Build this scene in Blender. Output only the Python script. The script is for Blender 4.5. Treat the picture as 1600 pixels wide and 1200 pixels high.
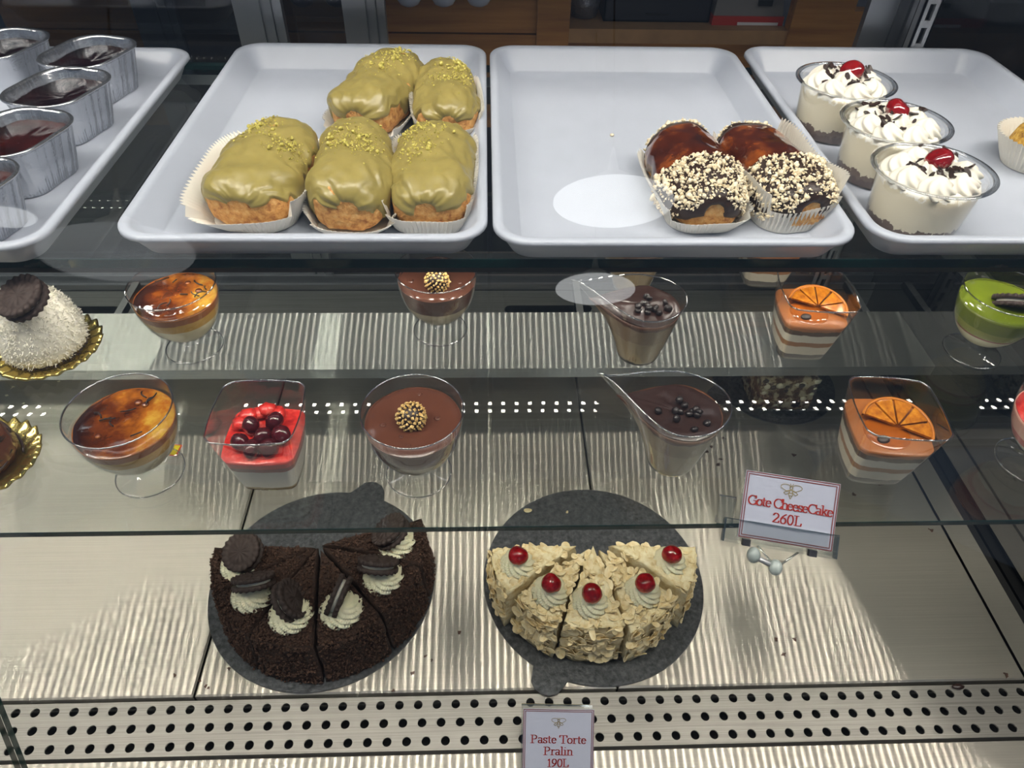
import bpy, bmesh, math, random
from math import sin, cos, pi, tau, radians, sqrt, atan2, hypot, exp
from mathutils import Vector, Matrix, noise as mnoise

for _o in list(bpy.data.objects):
    bpy.data.objects.remove(_o)
SC = bpy.context.scene
COL = SC.collection

# ------------------------------------------------------------------ camera
# deck of the case is z = 0, X runs along the counter, Y into the case
EYE = Vector((0.0, 0.0, 0.86))
FPX = 1112.0
PITCH, YAW, ROLL = radians(44.28), radians(-2.75), radians(1.58)
_fw = Vector((0, cos(PITCH), -sin(PITCH)))
_up = Vector((0, sin(PITCH), cos(PITCH)))
_rt = Vector((1, 0, 0))
_Z = Matrix.Rotation(YAW, 3, 'Z')
_fw, _up, _rt = _Z @ _fw, _Z @ _up, _Z @ _rt
_rt, _up = _rt * cos(ROLL) + _up * sin(ROLL), _up * cos(ROLL) - _rt * sin(ROLL)
cam_data = bpy.data.cameras.new('camera')
cam_data.sensor_width = 36.0
cam_data.lens = FPX / 1600.0 * 36.0
cam_data.clip_start = 0.01
cam = bpy.data.objects.new('camera', cam_data)
COL.objects.link(cam)
_M = Matrix((_rt, _up, -_fw)).transposed().to_4x4()
_M.translation = EYE
cam.matrix_world = _M
SC.camera = cam


def ray(u, v):
    return _fw * FPX + _rt * (u - 800) - _up * (v - 600)


def at(u, v, z):
    """point of the level plane z seen at photo position u, v"""
    d = ray(u, v)
    return EYE + d * ((z - EYE.z) / d.z)


def aty(u, v, Y):
    d = ray(u, v)
    return EYE + d * ((Y - EYE.y) / d.y)


# ------------------------------------------------------------------ world, view, light levels
world = bpy.data.worlds.new('shop_ambient')
SC.world = world
world.use_nodes = True
_bg = world.node_tree.nodes['Background']
_bg.inputs[0].default_value = (0.55, 0.72, 1.0, 1)
_bg.inputs[1].default_value = 0.16
SC.view_settings.view_transform = 'Standard'
SC.view_settings.look = 'None'
SC.view_settings.gamma = 1.0
SC.view_settings.exposure = -0.1
SC.view_settings.use_curve_mapping = False
SC.cycles.transparent_max_bounces = 40
SC.cycles.max_bounces = 12
SC.cycles.glossy_bounces = 6
SC.cycles.diffuse_bounces = 4
SC.cycles.use_denoising = True
SC.cycles.sample_clamp_indirect = 4.0
SC.cycles.caustics_reflective = True
SC.cycles.use_light_tree = True
LED_TOP = 90.0       # LED row under the front edge of the upper shelf
REAR_FILL = 42.0      # hidden LED row added under the upper shelf's rear edge to light the ledge
CEILING_FILL = 84.0       # unseen slotted light added above the counter to brighten the deck
CANOPY_FILL = 3.0     # unseen batten added in the canopy to brighten the trays
PENDANT = 4.0        # shop pendants behind the customer

# ------------------------------------------------------------------ materials
MATS = {}


def _new(name):
    m = bpy.data.materials.new(name)
    m.use_nodes = True
    nt = m.node_tree
    for n in list(nt.nodes):
        nt.nodes.remove(n)
    out = nt.nodes.new('ShaderNodeOutputMaterial')
    MATS[name] = m
    return m, nt, out


def rgb(c):
    return (c[0], c[1], c[2], 1.0)


def S(r, g, b):
    """8-bit sRGB to linear"""
    f = lambda x: (x / 255 / 12.92) if x <= 10 else ((x / 255 + 0.055) / 1.055) ** 2.4
    return (f(r), f(g), f(b))


def ramp(nt, fac, stops, interp='LINEAR'):
    n = nt.nodes.new('ShaderNodeValToRGB')
    n.color_ramp.interpolation = interp
    el = n.color_ramp.elements
    while len(el) < len(stops):
        el.new(0.5)
    for e, (p, c) in zip(el, stops):
        e.position = p
        e.color = rgb(c)
    nt.links.new(fac, n.inputs[0])
    return n.outputs[0]


def noise_tex(nt, scale, detail=4, rough=0.55, vec=None, coord='Object'):
    n = nt.nodes.new('ShaderNodeTexNoise')
    n.inputs['Scale'].default_value = scale
    n.inputs['Detail'].default_value = detail
    n.inputs['Roughness'].default_value = rough
    if vec is None:
        tc = nt.nodes.new('ShaderNodeTexCoord')
        vec = tc.outputs[coord]
    nt.links.new(vec, n.inputs['Vector'])
    return n.outputs['Fac']


def math_n(nt, op, a, b=None, c=None, clamp=False):
    n = nt.nodes.new('ShaderNodeMath')
    n.operation = op
    n.use_clamp = clamp
    for i, x in enumerate((a, b, c)):
        if x is None:
            continue
        if isinstance(x, (int, float)):
            n.inputs[i].default_value = x
        else:
            nt.links.new(x, n.inputs[i])
    return n.outputs[0]


def pbr(name, col, rough=0.5, metal=0.0, spec=0.5, bump=None, vary=None, sss=0.0, sss_col=None,
        coat=0.0, trans=0.0, emit=None, emit_s=0.0, stops=None, nscale=40):
    """principled; vary=(scale, amount); stops = colour ramp over noise; bump=(scale, strength, distance)"""
    m, nt, out = _new(name)
    p = nt.nodes.new('ShaderNodeBsdfPrincipled')
    nt.links.new(p.outputs[0], out.inputs[0])
    p.inputs['Base Color'].default_value = rgb(col)
    p.inputs['Roughness'].default_value = rough
    p.inputs['Metallic'].default_value = metal
    p.inputs['Specular IOR Level'].default_value = spec
    if coat:
        p.inputs['Coat Weight'].default_value = coat
        p.inputs['Coat Roughness'].default_value = 0.06
    if sss:
        p.inputs['Subsurface Weight'].default_value = sss
        p.inputs['Subsurface Radius'].default_value = sss_col or (0.006, 0.004, 0.002)
        p.inputs['Subsurface Scale'].default_value = 1.0
    if emit:
        p.inputs['Emission Color'].default_value = rgb(emit)
        p.inputs['Emission Strength'].default_value = emit_s
    if stops:
        f = noise_tex(nt, nscale, 5, 0.6)
        nt.links.new(ramp(nt, f, stops), p.inputs['Base Color'])
    elif vary:
        f = noise_tex(nt, vary[0], 5, 0.6)
        a = vary[1]
        c = ramp(nt, f, [(0.3, [x * (1 - a) for x in col]), (0.7, [min(1, x * (1 + a)) for x in col])])
        nt.links.new(c, p.inputs['Base Color'])
    if bump:
        f = noise_tex(nt, bump[0], 4, 0.6)
        b = nt.nodes.new('ShaderNodeBump')
        b.inputs['Strength'].default_value = bump[1]
        b.inputs['Distance'].default_value = bump[2]
        nt.links.new(f, b.inputs['Height'])
        nt.links.new(b.outputs[0], p.inputs['Normal'])
    return m


def clear(name, tint=(1, 1, 1), f0=0.04, rough=0.0, gloss=(1, 1, 1), edge=1.0, power=5.0):
    """thin clear sheet: see-through, reflecting more at grazing angles (Schlick)"""
    m, nt, out = _new(name)
    lw = nt.nodes.new('ShaderNodeLayerWeight')
    lw.inputs['Blend'].default_value = 0.5
    k = math_n(nt, 'POWER', lw.outputs['Facing'], power)
    k = math_n(nt, 'MULTIPLY_ADD', k, (1 - f0) * edge, f0)
    t = nt.nodes.new('ShaderNodeBsdfTransparent')
    t.inputs[0].default_value = rgb(tint)
    g = nt.nodes.new('ShaderNodeBsdfGlossy')
    g.inputs['Color'].default_value = rgb(gloss)
    g.inputs['Roughness'].default_value = rough
    mx = nt.nodes.new('ShaderNodeMixShader')
    nt.links.new(k, mx.inputs[0])
    nt.links.new(t.outputs[0], mx.inputs[1])
    nt.links.new(g.outputs[0], mx.inputs[2])
    nt.links.new(mx.outputs[0], out.inputs[0])
    return m


def brushed(name, col, ax='X', r=0.26, an=0.86, streak=0.25, diff=0.25, clean=0.75):
    """stainless steel brushed along ax: every lamp smears across the grain"""
    m, nt, out = _new(name)
    tc = nt.nodes.new('ShaderNodeTexCoord')
    mp = nt.nodes.new('ShaderNodeMapping')
    mp.inputs['Scale'].default_value = (6, 900, 900) if ax == 'X' else (900, 6, 900)
    nt.links.new(tc.outputs['Object'], mp.inputs[0])
    f = noise_tex(nt, 1.0, 3, 0.6, vec=mp.outputs[0])
    big = noise_tex(nt, 5.0, 4, 0.6)
    c0 = ramp(nt, f, [(0.3, [x * (1 - streak) for x in col]), (0.75, [min(1, x * (1 + streak * .6)) for x in col])])
    tg = nt.nodes.new('ShaderNodeCombineXYZ')
    tg.inputs[0 if ax == 'X' else 1].default_value = 1.0
    g = nt.nodes.new('ShaderNodeBsdfAnisotropic')
    g.inputs['Roughness'].default_value = r
    g.inputs['Anisotropy'].default_value = an
    nt.links.new(tg.outputs[0], g.inputs['Tangent'])
    nt.links.new(c0, g.inputs['Color'])
    g2 = nt.nodes.new('ShaderNodeBsdfAnisotropic')
    g2.inputs['Anisotropy'].default_value = 0.0
    rr = math_n(nt, 'MULTIPLY_ADD', big, 0.3, 0.28)
    nt.links.new(rr, g2.inputs['Roughness'])
    nt.links.new(c0, g2.inputs['Color'])
    mx = nt.nodes.new('ShaderNodeMixShader')
    mx.inputs[0].default_value = 1 - clean
    nt.links.new(g.outputs[0], mx.inputs[1])
    nt.links.new(g2.outputs[0], mx.inputs[2])
    d = nt.nodes.new('ShaderNodeBsdfDiffuse')
    nt.links.new(c0, d.inputs[0])
    m2 = nt.nodes.new('ShaderNodeMixShader')
    m2.inputs[0].default_value = diff
    nt.links.new(mx.outputs[0], m2.inputs[1])
    nt.links.new(d.outputs[0], m2.inputs[2])
    nt.links.new(m2.outputs[0], out.inputs[0])
    return m


def layered(name, stops, rough=0.45, wob=0.0015, wscale=60, spec=0.5, sss=0.0):
    """colour by height in the object's own frame: stops = [(z, colour), ...] in metres, hard steps"""
    m, nt, out = _new(name)
    p = nt.nodes.new('ShaderNodeBsdfPrincipled')
    nt.links.new(p.outputs[0], out.inputs[0])
    p.inputs['Roughness'].default_value = rough
    p.inputs['Specular IOR Level'].default_value = spec
    if sss:
        p.inputs['Subsurface Weight'].default_value = sss
        p.inputs['Subsurface Radius'].default_value = (.004, .003, .002)
    tc = nt.nodes.new('ShaderNodeTexCoord')
    sp = nt.nodes.new('ShaderNodeSeparateXYZ')
    nt.links.new(tc.outputs['Object'], sp.inputs[0])
    f = noise_tex(nt, wscale, 5, 0.65)
    f = math_n(nt, 'SUBTRACT', f, 0.5)
    z = math_n(nt, 'MULTIPLY_ADD', f, wob * 4, sp.outputs[2])
    z = math_n(nt, 'MULTIPLY', z, 10.0)
    st = []
    for i, (h, c) in enumerate(stops):
        if i:
            st.append((min(1, h * 10 - 0.002), stops[i - 1][1]))
        st.append((min(1, h * 10 + 0.002) if i else 0.0, c))
    nt.links.new(ramp(nt, z, st), p.inputs['Base Color'])
    return m


# ------------------------------------------------------------------ object helpers
def link(name, me, parent=None, mat=None, smooth=False):
    o = bpy.data.objects.new(name, me)
    COL.objects.link(o)
    if parent:
        o.parent = parent
    if mat is not None:
        for mm in (mat if isinstance(mat, (list, tuple)) else [mat]):
            me.materials.append(MATS[mm] if isinstance(mm, str) else mm)
    if smooth:
        for p in me.polygons:
            p.use_smooth = True
    return o


def pyd(name, v, f, parent=None, mat=None, smooth=False, mi=None):
    me = bpy.data.meshes.new(name)
    me.from_pydata([tuple(a) for a in v], [], f)
    if len(f) < 9000:
        bm = bmesh.new()
        bm.from_mesh(me)
        bmesh.ops.recalc_face_normals(bm, faces=bm.faces)
        bm.to_mesh(me)
        bm.free()
    o = link(name, me, parent, mat, smooth)
    if mi:
        for p, i in zip(me.polygons, mi):
            p.material_index = i
    me.update()
    return o


class MB:
    def __init__(s):
        s.v, s.f, s.m = [], [], []

    def add(s, v, f, m=0):
        n = len(s.v)
        s.v += [tuple(a) for a in v]
        s.f += [tuple(i + n for i in q) for q in f]
        s.m += [m] * len(f)
        return s

    def box(s, x0, x1, y0, y1, z0, z1, m=0):
        v = [(x, y, z) for z in (z0, z1) for y in (y0, y1) for x in (x0, x1)]
        f = [(0, 2, 3, 1), (4, 5, 7, 6), (0, 1, 5, 4), (1, 3, 7, 5), (3, 2, 6, 7), (2, 0, 4, 6)]
        return s.add(v, f, m)

    def build(s, name, mat, parent=None, smooth=False):
        return pyd(name, s.v, s.f, parent, mat, smooth, s.m)


def tag(o, label, cat, group=None, kind=None):
    if label:
        o['label'] = label
    if cat:
        o['category'] = cat
    if group:
        o['group'] = group
    if kind:
        o['kind'] = kind
    return o


def empty(name, loc, label, cat, group=None, rz=0.0):
    o = bpy.data.objects.new(name, None)
    o.empty_display_size = 0.02
    COL.objects.link(o)
    o.location = loc
    o.rotation_euler = (0, 0, rz)
    return tag(o, label, cat, group)


def copy_tree(o, parent=None):
    c = o.copy()
    COL.objects.link(c)
    c.parent = parent
    for ch in list(o.children):
        copy_tree(ch, c)
    return c


def loft(rings, close_bottom=False, close_top=False, closed=True):
    v, f = [], []
    n = len(rings[0])
    for r in rings:
        v += [tuple(p) for p in r]
    for i in range(len(rings) - 1):
        for j in range(n if closed else n - 1):
            k = (j + 1) % n
            f.append((i * n + j, i * n + k, (i + 1) * n + k, (i + 1) * n + j))
    if close_bottom:
        f.append(tuple(range(n - 1, -1, -1)))
    if close_top:
        b = (len(rings) - 1) * n
        f.append(tuple(b + j for j in range(n)))
    return v, f


def lathe(prof, seg=48, mod=None):
    """prof: (r, z) list; r == 0 at an end closes it"""
    rings = []
    for (r, z) in prof:
        ring = []
        for j in range(seg):
            a = tau * j / seg
            rr, zz = (mod(r, z, a) if mod else (r, z))
            ring.append((rr * cos(a), rr * sin(a), zz))
        rings.append(ring)
    return loft(rings)


def rrect(w, d, r, n=6):
    """rounded rectangle outline, counter-clockwise"""
    pts = []
    for cx, cy, a0 in ((w / 2 - r, d / 2 - r, 0), (-w / 2 + r, d / 2 - r, pi / 2), (-w / 2 + r, -d / 2 + r, pi), (w / 2 - r, -d / 2 + r, 1.5 * pi)):
        for i in range(n + 1):
            a = a0 + pi / 2 * i / n
            pts.append((cx + r * cos(a), cy + r * sin(a)))
    return pts


def resample(pts, n):
    """n points evenly spaced round a closed outline"""
    m = len(pts)
    seg = [hypot(pts[(i + 1) % m][0] - pts[i][0], pts[(i + 1) % m][1] - pts[i][1]) for i in range(m)]
    tot = sum(seg)
    out, i, acc = [], 0, 0.0
    for k in range(n):
        d = tot * k / n
        while acc + seg[i] < d and i < m - 1:
            acc += seg[i]
            i += 1
        t = (d - acc) / seg[i] if seg[i] > 1e-9 else 0
        a, b = pts[i], pts[(i + 1) % m]
        out.append((a[0] + (b[0] - a[0]) * t, a[1] + (b[1] - a[1]) * t))
    return out


def nz(x, y, z, s=1.0, seed=0.0):
    return mnoise.noise(Vector((x * s + seed, y * s + seed * 1.7, z * s - seed * 0.6)))


def fbm(x, y, z, s, seed=0.0, o=3):
    t, a = 0, 1.0
    for i in range(o):
        t += a * nz(x, y, z, s * 2 ** i, seed + i * 7.3)
        a *= 0.5
    return t


ICO_V = None


def octa(r=1.0):
    return ([(r, 0, 0), (-r, 0, 0), (0, r, 0), (0, -r, 0), (0, 0, r), (0, 0, -r)],
            [(0, 2, 4), (2, 1, 4), (1, 3, 4), (3, 0, 4), (2, 0, 5), (1, 2, 5), (3, 1, 5), (0, 3, 5)])


def chunk(rng, r, flat=0.7):
    """an irregular crumb of 8 faces"""
    v, f = octa(1.0)
    M = Matrix.Rotation(rng.uniform(0, tau), 3, Vector((rng.uniform(-1, 1), rng.uniform(-1, 1), rng.uniform(-1, 1) + 1e-3)).normalized())
    sc = (r * rng.uniform(.6, 1.2), r * rng.uniform(.6, 1.2), r * rng.uniform(.5, 1.0) * flat)
    return [M @ Vector((p[0] * sc[0], p[1] * sc[1], p[2] * sc[2])) * rng.uniform(.8, 1.2) for p in v], f


def ball(name, r, parent, mat, loc=(0, 0, 0), sub=3, sq=(1, 1, 1), mod=None):
    bm = bmesh.new()
    bmesh.ops.create_icosphere(bm, subdivisions=sub, radius=1.0)
    for v in bm.verts:
        k = mod(v.co) if mod else 1.0
        v.co = Vector((v.co.x * r * sq[0] * k, v.co.y * r * sq[1] * k, v.co.z * r * sq[2] * k))
    me = bpy.data.meshes.new(name)
    bm.to_mesh(me)
    bm.free()
    o = link(name, me, parent, mat, True)
    o.location = loc
    return o


def tube(pts, r, seg=8, caps=True):
    pts = [Vector(p) for p in pts]
    rings = []
    for i, p in enumerate(pts):
        t = (pts[min(i + 1, len(pts) - 1)] - pts[max(i - 1, 0)]).normalized()
        a = t.orthogonal().normalized()
        if i and abs(t.dot(Vector((0, 0, 1)))) < .99:
            a = t.cross(Vector((0, 0, 1))).normalized()
        elif abs(t.dot(Vector((0, 0, 1)))) < .99:
            a = t.cross(Vector((0, 0, 1))).normalized()
        b = t.cross(a)
        rr = r[i] if isinstance(r, (list, tuple)) else r
        rings.append([p + a * rr * cos(tau * j / seg) + b * rr * sin(tau * j / seg) for j in range(seg)])
    return loft(rings, caps, caps)
# ================================================================== materials of the case
brushed('steel_deck', S(214, 207, 195), 'X', r=0.15, an=0.947, streak=0.10, diff=0.2, clean=0.75)
brushed('steel_ledge', S(232, 232, 226), 'X', r=0.2, an=0.94, streak=0.10, diff=0.15, clean=0.85)
brushed('steel_grille', S(176, 172, 165), 'X', r=0.4, an=0.7, diff=0.35)
brushed('steel_dark', S(150, 152, 152), 'X', r=0.4, an=0.5, diff=0.4)
pbr('gap_black', S(14, 15, 17), 0.6)
pbr('aluminium', S(150, 152, 156), 0.35, 0.85, bump=(300, .05, .001))
pbr('aluminium_pale', S(176, 178, 182), 0.4, 0.7)
clear('shelf_glass', (0.945, 0.964, 0.956), 0.045)
clear('front_glass', (0.985, 0.99, 0.988), 0.035)
clear('door_glass', (0.55, 0.58, 0.62), 0.06)
pbr('glass_edge', S(8, 40, 38), 0.08, coat=0.6)
pbr('end_glass', S(12, 15, 18), 0.04, spec=1.0)
MATS['end_glass'].node_tree.nodes['Principled BSDF'].inputs['IOR'].default_value = 2.0
pbr('black_rubber', S(18, 18, 20), 0.6)


def led_mat(name, strength, col=(1.0, 0.93, 0.82)):
    m, nt, out = _new(name)
    e = nt.nodes.new('ShaderNodeEmission')
    e.inputs[0].default_value = rgb(col)
    e.inputs[1].default_value = strength
    nt.links.new(e.outputs[0], out.inputs[0])


led_mat('led_top', LED_TOP)
led_mat('ceiling_fill', CEILING_FILL)
led_mat('rear_fill', REAR_FILL)
led_mat('canopy_fill', CANOPY_FILL, (0.90, 0.95, 1.0))

Z1, Z2 = 0.487, 0.379          # tops of the two glass shelves
XR = 0.715                     # right end wall
XL = -1.15
DECK_F, DECK_B = 0.355, 1.01
SEAMS = [-0.857, -0.350, 0.155, 0.662]

case = empty('display_case', (0, 0.6, 0), 'stainless refrigerated pastry case with perforated front grille', 'display case')


def cpart(mb, name, mat, smooth=False, parent=None):
    mb.v = [(x - 0, y - 0.6, z) for x, y, z in mb.v] if parent is None else mb.v
    return mb.build(name, mat, parent or case, smooth)


# deck panels, each a folded tray of sheet steel with a dark joint between
g = 0.0012
edges = [XL] + SEAMS
for i in range(len(edges) - 1):
    x0, x1 = edges[i] + g, edges[i + 1] - g
    mb = MB()
    b = 0.002
    mb.add([(x0, DECK_F, -b), (x1, DECK_F, -b), (x1, DECK_B + .03, -b), (x0, DECK_B + .03, -b),
            (x0 + b, DECK_F + b, 0), (x1 - b, DECK_F + b, 0), (x1 - b, DECK_B + .03, 0), (x0 + b, DECK_B + .03, 0),
            (x0, DECK_F, -.016), (x1, DECK_F, -.016), (x1, DECK_B + .03, -.016), (x0, DECK_B + .03, -.016)],
           [(4, 5, 6, 7), (0, 1, 5, 4), (1, 2, 6, 5), (3, 0, 4, 7), (8, 9, 1, 0), (9, 10, 2, 1), (11, 8, 0, 3)])
    cpart(mb, 'deck_panel', 'steel_deck')
mb = MB().box(SEAMS[-1] + g, 0.698, DECK_F, DECK_B + .03, -.016, 0.0)
cpart(mb, 'deck_edge_strip', 'steel_deck')
mb = MB().box(XL, XR, .26, 1.06, -.05, -.03)
cpart(mb, 'sump', 'gap_black')

# perforated air grille: three staggered rows of punched holes
GY1, GY0 = DECK_F - .004, 0.2895
PITCHX, HR, SEG = 0.0222, 0.0052, 16
rowh = (GY1 - GY0) / 3
mb = MB()
ztop = -0.003
for row in range(3):
    yc = GY1 - rowh * (row + .5)
    off = (0.0, .5, 1.0)[row] * PITCHX * 0.52
    nx = int((XR - XL) / PITCHX) + 1
    for c in range(nx):
        xc = XL + c * PITCHX + off
        x0, x1 = xc - PITCHX / 2, xc + PITCHX / 2
        y0, y1 = yc - rowh / 2, yc + rowh / 2
        outer, inner, low = [], [], []
        for k in range(SEG):
            a = tau * (k + .5) / SEG
            dx, dy = cos(a), sin(a)
            t = min((PITCHX / 2) / abs(dx), (rowh / 2) / abs(dy))
            outer.append((xc + dx * t, yc + dy * t, ztop))
            inner.append((xc + dx * HR, yc + dy * HR, ztop))
            low.append((xc + dx * HR, yc + dy * HR, ztop - .002))
        # put the four cell corners in
        v = outer + inner + low
        f = []
        for k in range(SEG):
            n = (k + 1) % SEG
            f.append((k, n, SEG + n, SEG + k))
            f.append((SEG + k, SEG + n, 2 * SEG + n, 2 * SEG + k))
        cor = [(x1, y1), (x0, y1), (x0, y0), (x1, y0)]
        for q, (px, py) in enumerate(cor):
            v.append((px, py, ztop))
            k = (2 * q + 1) * SEG // 8 - 1
            f.append((k, len(v) - 1, k + 1))
        mb.add(v, f)
mb.box(XL, XR, GY1 - .0002, GY1, ztop - .02, ztop)
mb.box(XL, XR, GY0, GY0 + .0002, ztop - .02, ztop)
cpart(mb, 'perforated_grille', 'steel_grille')
# front sill in two folded strips
mb = MB().box(XL, XR, .10, GY0 - .004, -.03, -.004)
cpart(mb, 'front_sill', 'steel_deck')

# rear air ledge and slotted back panel
LY0, LY1, LZ = .813, .953, .10
BY = 1.045
mb = MB().box(XL, XR, LY0, LY1, LZ - .002, LZ)
mb.box(XL, XR, LY0, LY0 + .002, LZ - .019, LZ - .002)
cpart(mb, 'rear_ledge', 'steel_ledge')
for xs in (-.62, .16, .66):
    mb = MB().box(xs - .006, xs + .006, LY0 + .05, BY, LZ - .016, LZ - .0025)
    cpart(mb, 'ledge_arm', 'steel_dark')


def slot_panel(x0, x1, z0, z1, y, slots, zc, hh):
    """upright sheet with rounded slots cut right through"""
    mb = MB()
    xs = [x0]
    for a, b in slots:
        xs += [a - .01, b + .01]
    xs.append(x1)
    for i in range(0, len(xs), 2):
        mb.add([(xs[i], y, z0), (xs[i + 1], y, z0), (xs[i + 1], y, z1), (xs[i], y, z1)], [(0, 1, 2, 3)])
    for a, b in slots:
        n = 8
        ring = []
        for k in range(n + 1):
            t = -pi / 2 + pi * k / n
            ring.append((b - hh + hh * cos(t), zc + hh * sin(t)))
        for k in range(n + 1):
            t = pi / 2 + pi * k / n
            ring.append((a + hh + hh * cos(t), zc + hh * sin(t)))
        X0, X1 = a - .01, b + .01
        out = []
        for k, (px, pz) in enumerate(ring):
            if k <= n:
                t = k / n
                out.append((X1, z0 + (z1 - z0) * t))
            else:
                t = (k - n - 1) / n
                out.append((X0, z1 + (z0 - z1) * t))
        m = len(ring)
        v = [(p[0], y, p[1]) for p in ring] + [(p[0], y, p[1]) for p in out] + [(p[0], y + .004, p[1]) for p in ring]
        f = []
        for k in range(m):
            q = (k + 1) % m
            f.append((m + k, m + q, q, k))
            f.append((k, q, 2 * m + q, 2 * m + k))
        mb.add(v, f)
    return mb


slots = []
for u0, u1 in ((50, 192), (788, 925)):
    slots.append((aty(u0, 484, BY).x, aty(u1, 484, BY).x))
slots.insert(1, ((slots[0][0] + slots[1][0]) / 2, (slots[0][1] + slots[1][1]) / 2))
slots.pop(1)
cpart(slot_panel(XL, XR, 0, .078, BY - .001, slots, .0335, .0105), 'slotted_back_panel', 'steel_dark')
mb = MB().box(XL, XR, BY + .035, BY + .04, 0, .09)
cpart(mb, 'plenum_back', 'gap_black')
# door track: ribbed aluminium sill
for y0, z0, z1 in ((1.046, .078, .090), (1.062, .078, .098), (1.092, .078, .102), (1.122, .078, .106)):
    mb = MB().box(XL, XR, y0, y0 + .006, z0, z1)
    mb.box(XL, XR, y0 + .006, y0 + .03, z0, z0 + .004)
    cpart(mb, 'door_track', 'aluminium')

# slotted shelf uprights at the rear corners, with hook brackets
for xu, s in ((.60, 1), (-1.02, -1)):
    mb = MB()
    y = 1.02
    w = .011
    zz = .03
    while zz < 1.15:
        mb.box(xu - w, xu - .004, y, y + .004, zz, zz + .03)
        mb.box(xu + .004, xu + w, y, y + .004, zz, zz + .03)
        mb.box(xu - .004, xu + .004, y, y + .004, zz, zz + .009)
        zz += .03
    mb.box(xu - w, xu - w + .002, y, y + .016, .03, 1.15)
    mb.box(xu + w - .002, xu + w, y, y + .016, .03, 1.15)
    mb.box(xu - w, xu + w, y + .016, y + .018, .03, 1.15, 1)
    cpart(mb, 'shelf_upright', ['aluminium_pale', 'gap_black'])
    for zs, yf in ((Z1 - .0115, .70), (Z2 - .0085, .55)):
        b = MB()
        b.add([(xu - .0025, y, zs - .055), (xu + .0025, y, zs - .055), (xu - .0025, y, zs), (xu + .0025, y, zs),
               (xu - .0025, yf, zs - .012), (xu + .0025, yf, zs - .012), (xu - .0025, yf, zs), (xu + .0025, yf, zs)],
              [(0, 2, 3, 1), (4, 5, 7, 6), (2, 6, 7, 3), (0, 1, 5, 4), (0, 4, 6, 2), (1, 3, 7, 5)])
        b.box(xu - .012, xu + .012, yf + .05, yf + .07, zs - .003, zs, 1)
        cpart(b, 'shelf_bracket', ['aluminium', 'black_rubber'])

# right end: dark glass with a steel base channel
mb = MB().box(XR - .0175, XR - .002, .26, 1.12, -.016, -.006)
cpart(mb, 'end_channel', 'black_rubber')
_pr = [(.14, -.03), (1.2, -.03), (1.2, .95), (.95, .84), (.52, .56), (.30, .34)]
mb = MB().add([(XR, y, z) for y, z in _pr] + [(XR + .006, y, z) for y, z in _pr],
              [(5, 4, 3, 2, 1, 0), (6, 7, 8, 9, 10, 11)] + [(i, (i + 1) % 6, 6 + (i + 1) % 6, 6 + i) for i in range(6)])
cpart(mb, 'end_panel', 'end_glass')

# LED battens (rear and canopy ones unseen, added for light), each diode its own emitter
def led_bar(name, x0, x1, y, z, pitch, matn, sx=.0035, sy=.0045, tilt=0.0, lip=.0012):
    h = MB().box(x0, x1, y - .002 - sy / 2, y + .002 + sy / 2, z, z + .004)
    bar = cpart(h, name, 'aluminium_pale')
    m = MB()
    n = int((x1 - x0) / pitch)
    for i in range(n):
        x = x0 + (i + .5) * pitch
        zf, zb = z - .0004 - sy * tilt, z - .0004
        m.add([(x - sx / 2, y - .6 - sy / 2, zf), (x - sx / 2, y - .6 + sy / 2, zb), (x + sx / 2, y - .6 + sy / 2, zb), (x + sx / 2, y - .6 - sy / 2, zf)], [(0, 1, 2, 3)])
    MB().box(x0, x1, y - .6 - .0035 - sy / 2, y - .6 - .002 - sy / 2, z - lip - sy * tilt, z + .004).build('glare_shield', 'black_rubber', bar)  # added strip hiding the diodes and cutting their reflection in the lower shelf
    d = m.build('diodes', matn, bar)
    d['kind'] = 'stuff'
    return bar


led_bar('led_batten', -1.1, .66, .556, Z1 - .0145, .0150, 'led_top', .0036, .0056, .3)
led_bar('led_batten', -1.1, .66, .982, Z1 - .0145, .0135, 'rear_fill', .004, .03, 0.0, .0185)  # unseen row added for the ledge's brightness and stripes
mb = MB().box(-1.1, .66, .70, .755, 1.06, 1.075)
cb = cpart(mb, 'canopy_fill_batten', 'aluminium_pale')  # added fill light over the trays, out of view
m = MB().add([(-1.05, .105, 1.0595), (-1.05, .15, 1.0595), (.62, .15, 1.0595), (.62, .105, 1.0595)], [(0, 1, 2, 3)])
m.build('fill_diffuser', 'canopy_fill', cb)
mb = MB().box(XL, XR, .69, 1.2, 1.10, 1.12)
cpart(mb, 'canopy', 'aluminium_pale')


# unseen slotted light added above the customer side; its slots stripe the deck
trk = empty('ceiling_fill_light', (0, .25, 1.92), 'unseen slotted light added above the counter to brighten and stripe the deck', 'lamp')
MB().box(-2.25, 2.1, -.19, .19, .001, .03).build('housing', 'aluminium_pale', trk)
m = MB()
for i in range(148):
    x = -2.2 + i * .0286
    m.box(x - .003, x + .003, -.17, .17, -.002, .001)
m.build('luminous_slots', 'ceiling_fill', trk)['kind'] = 'stuff'


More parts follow.
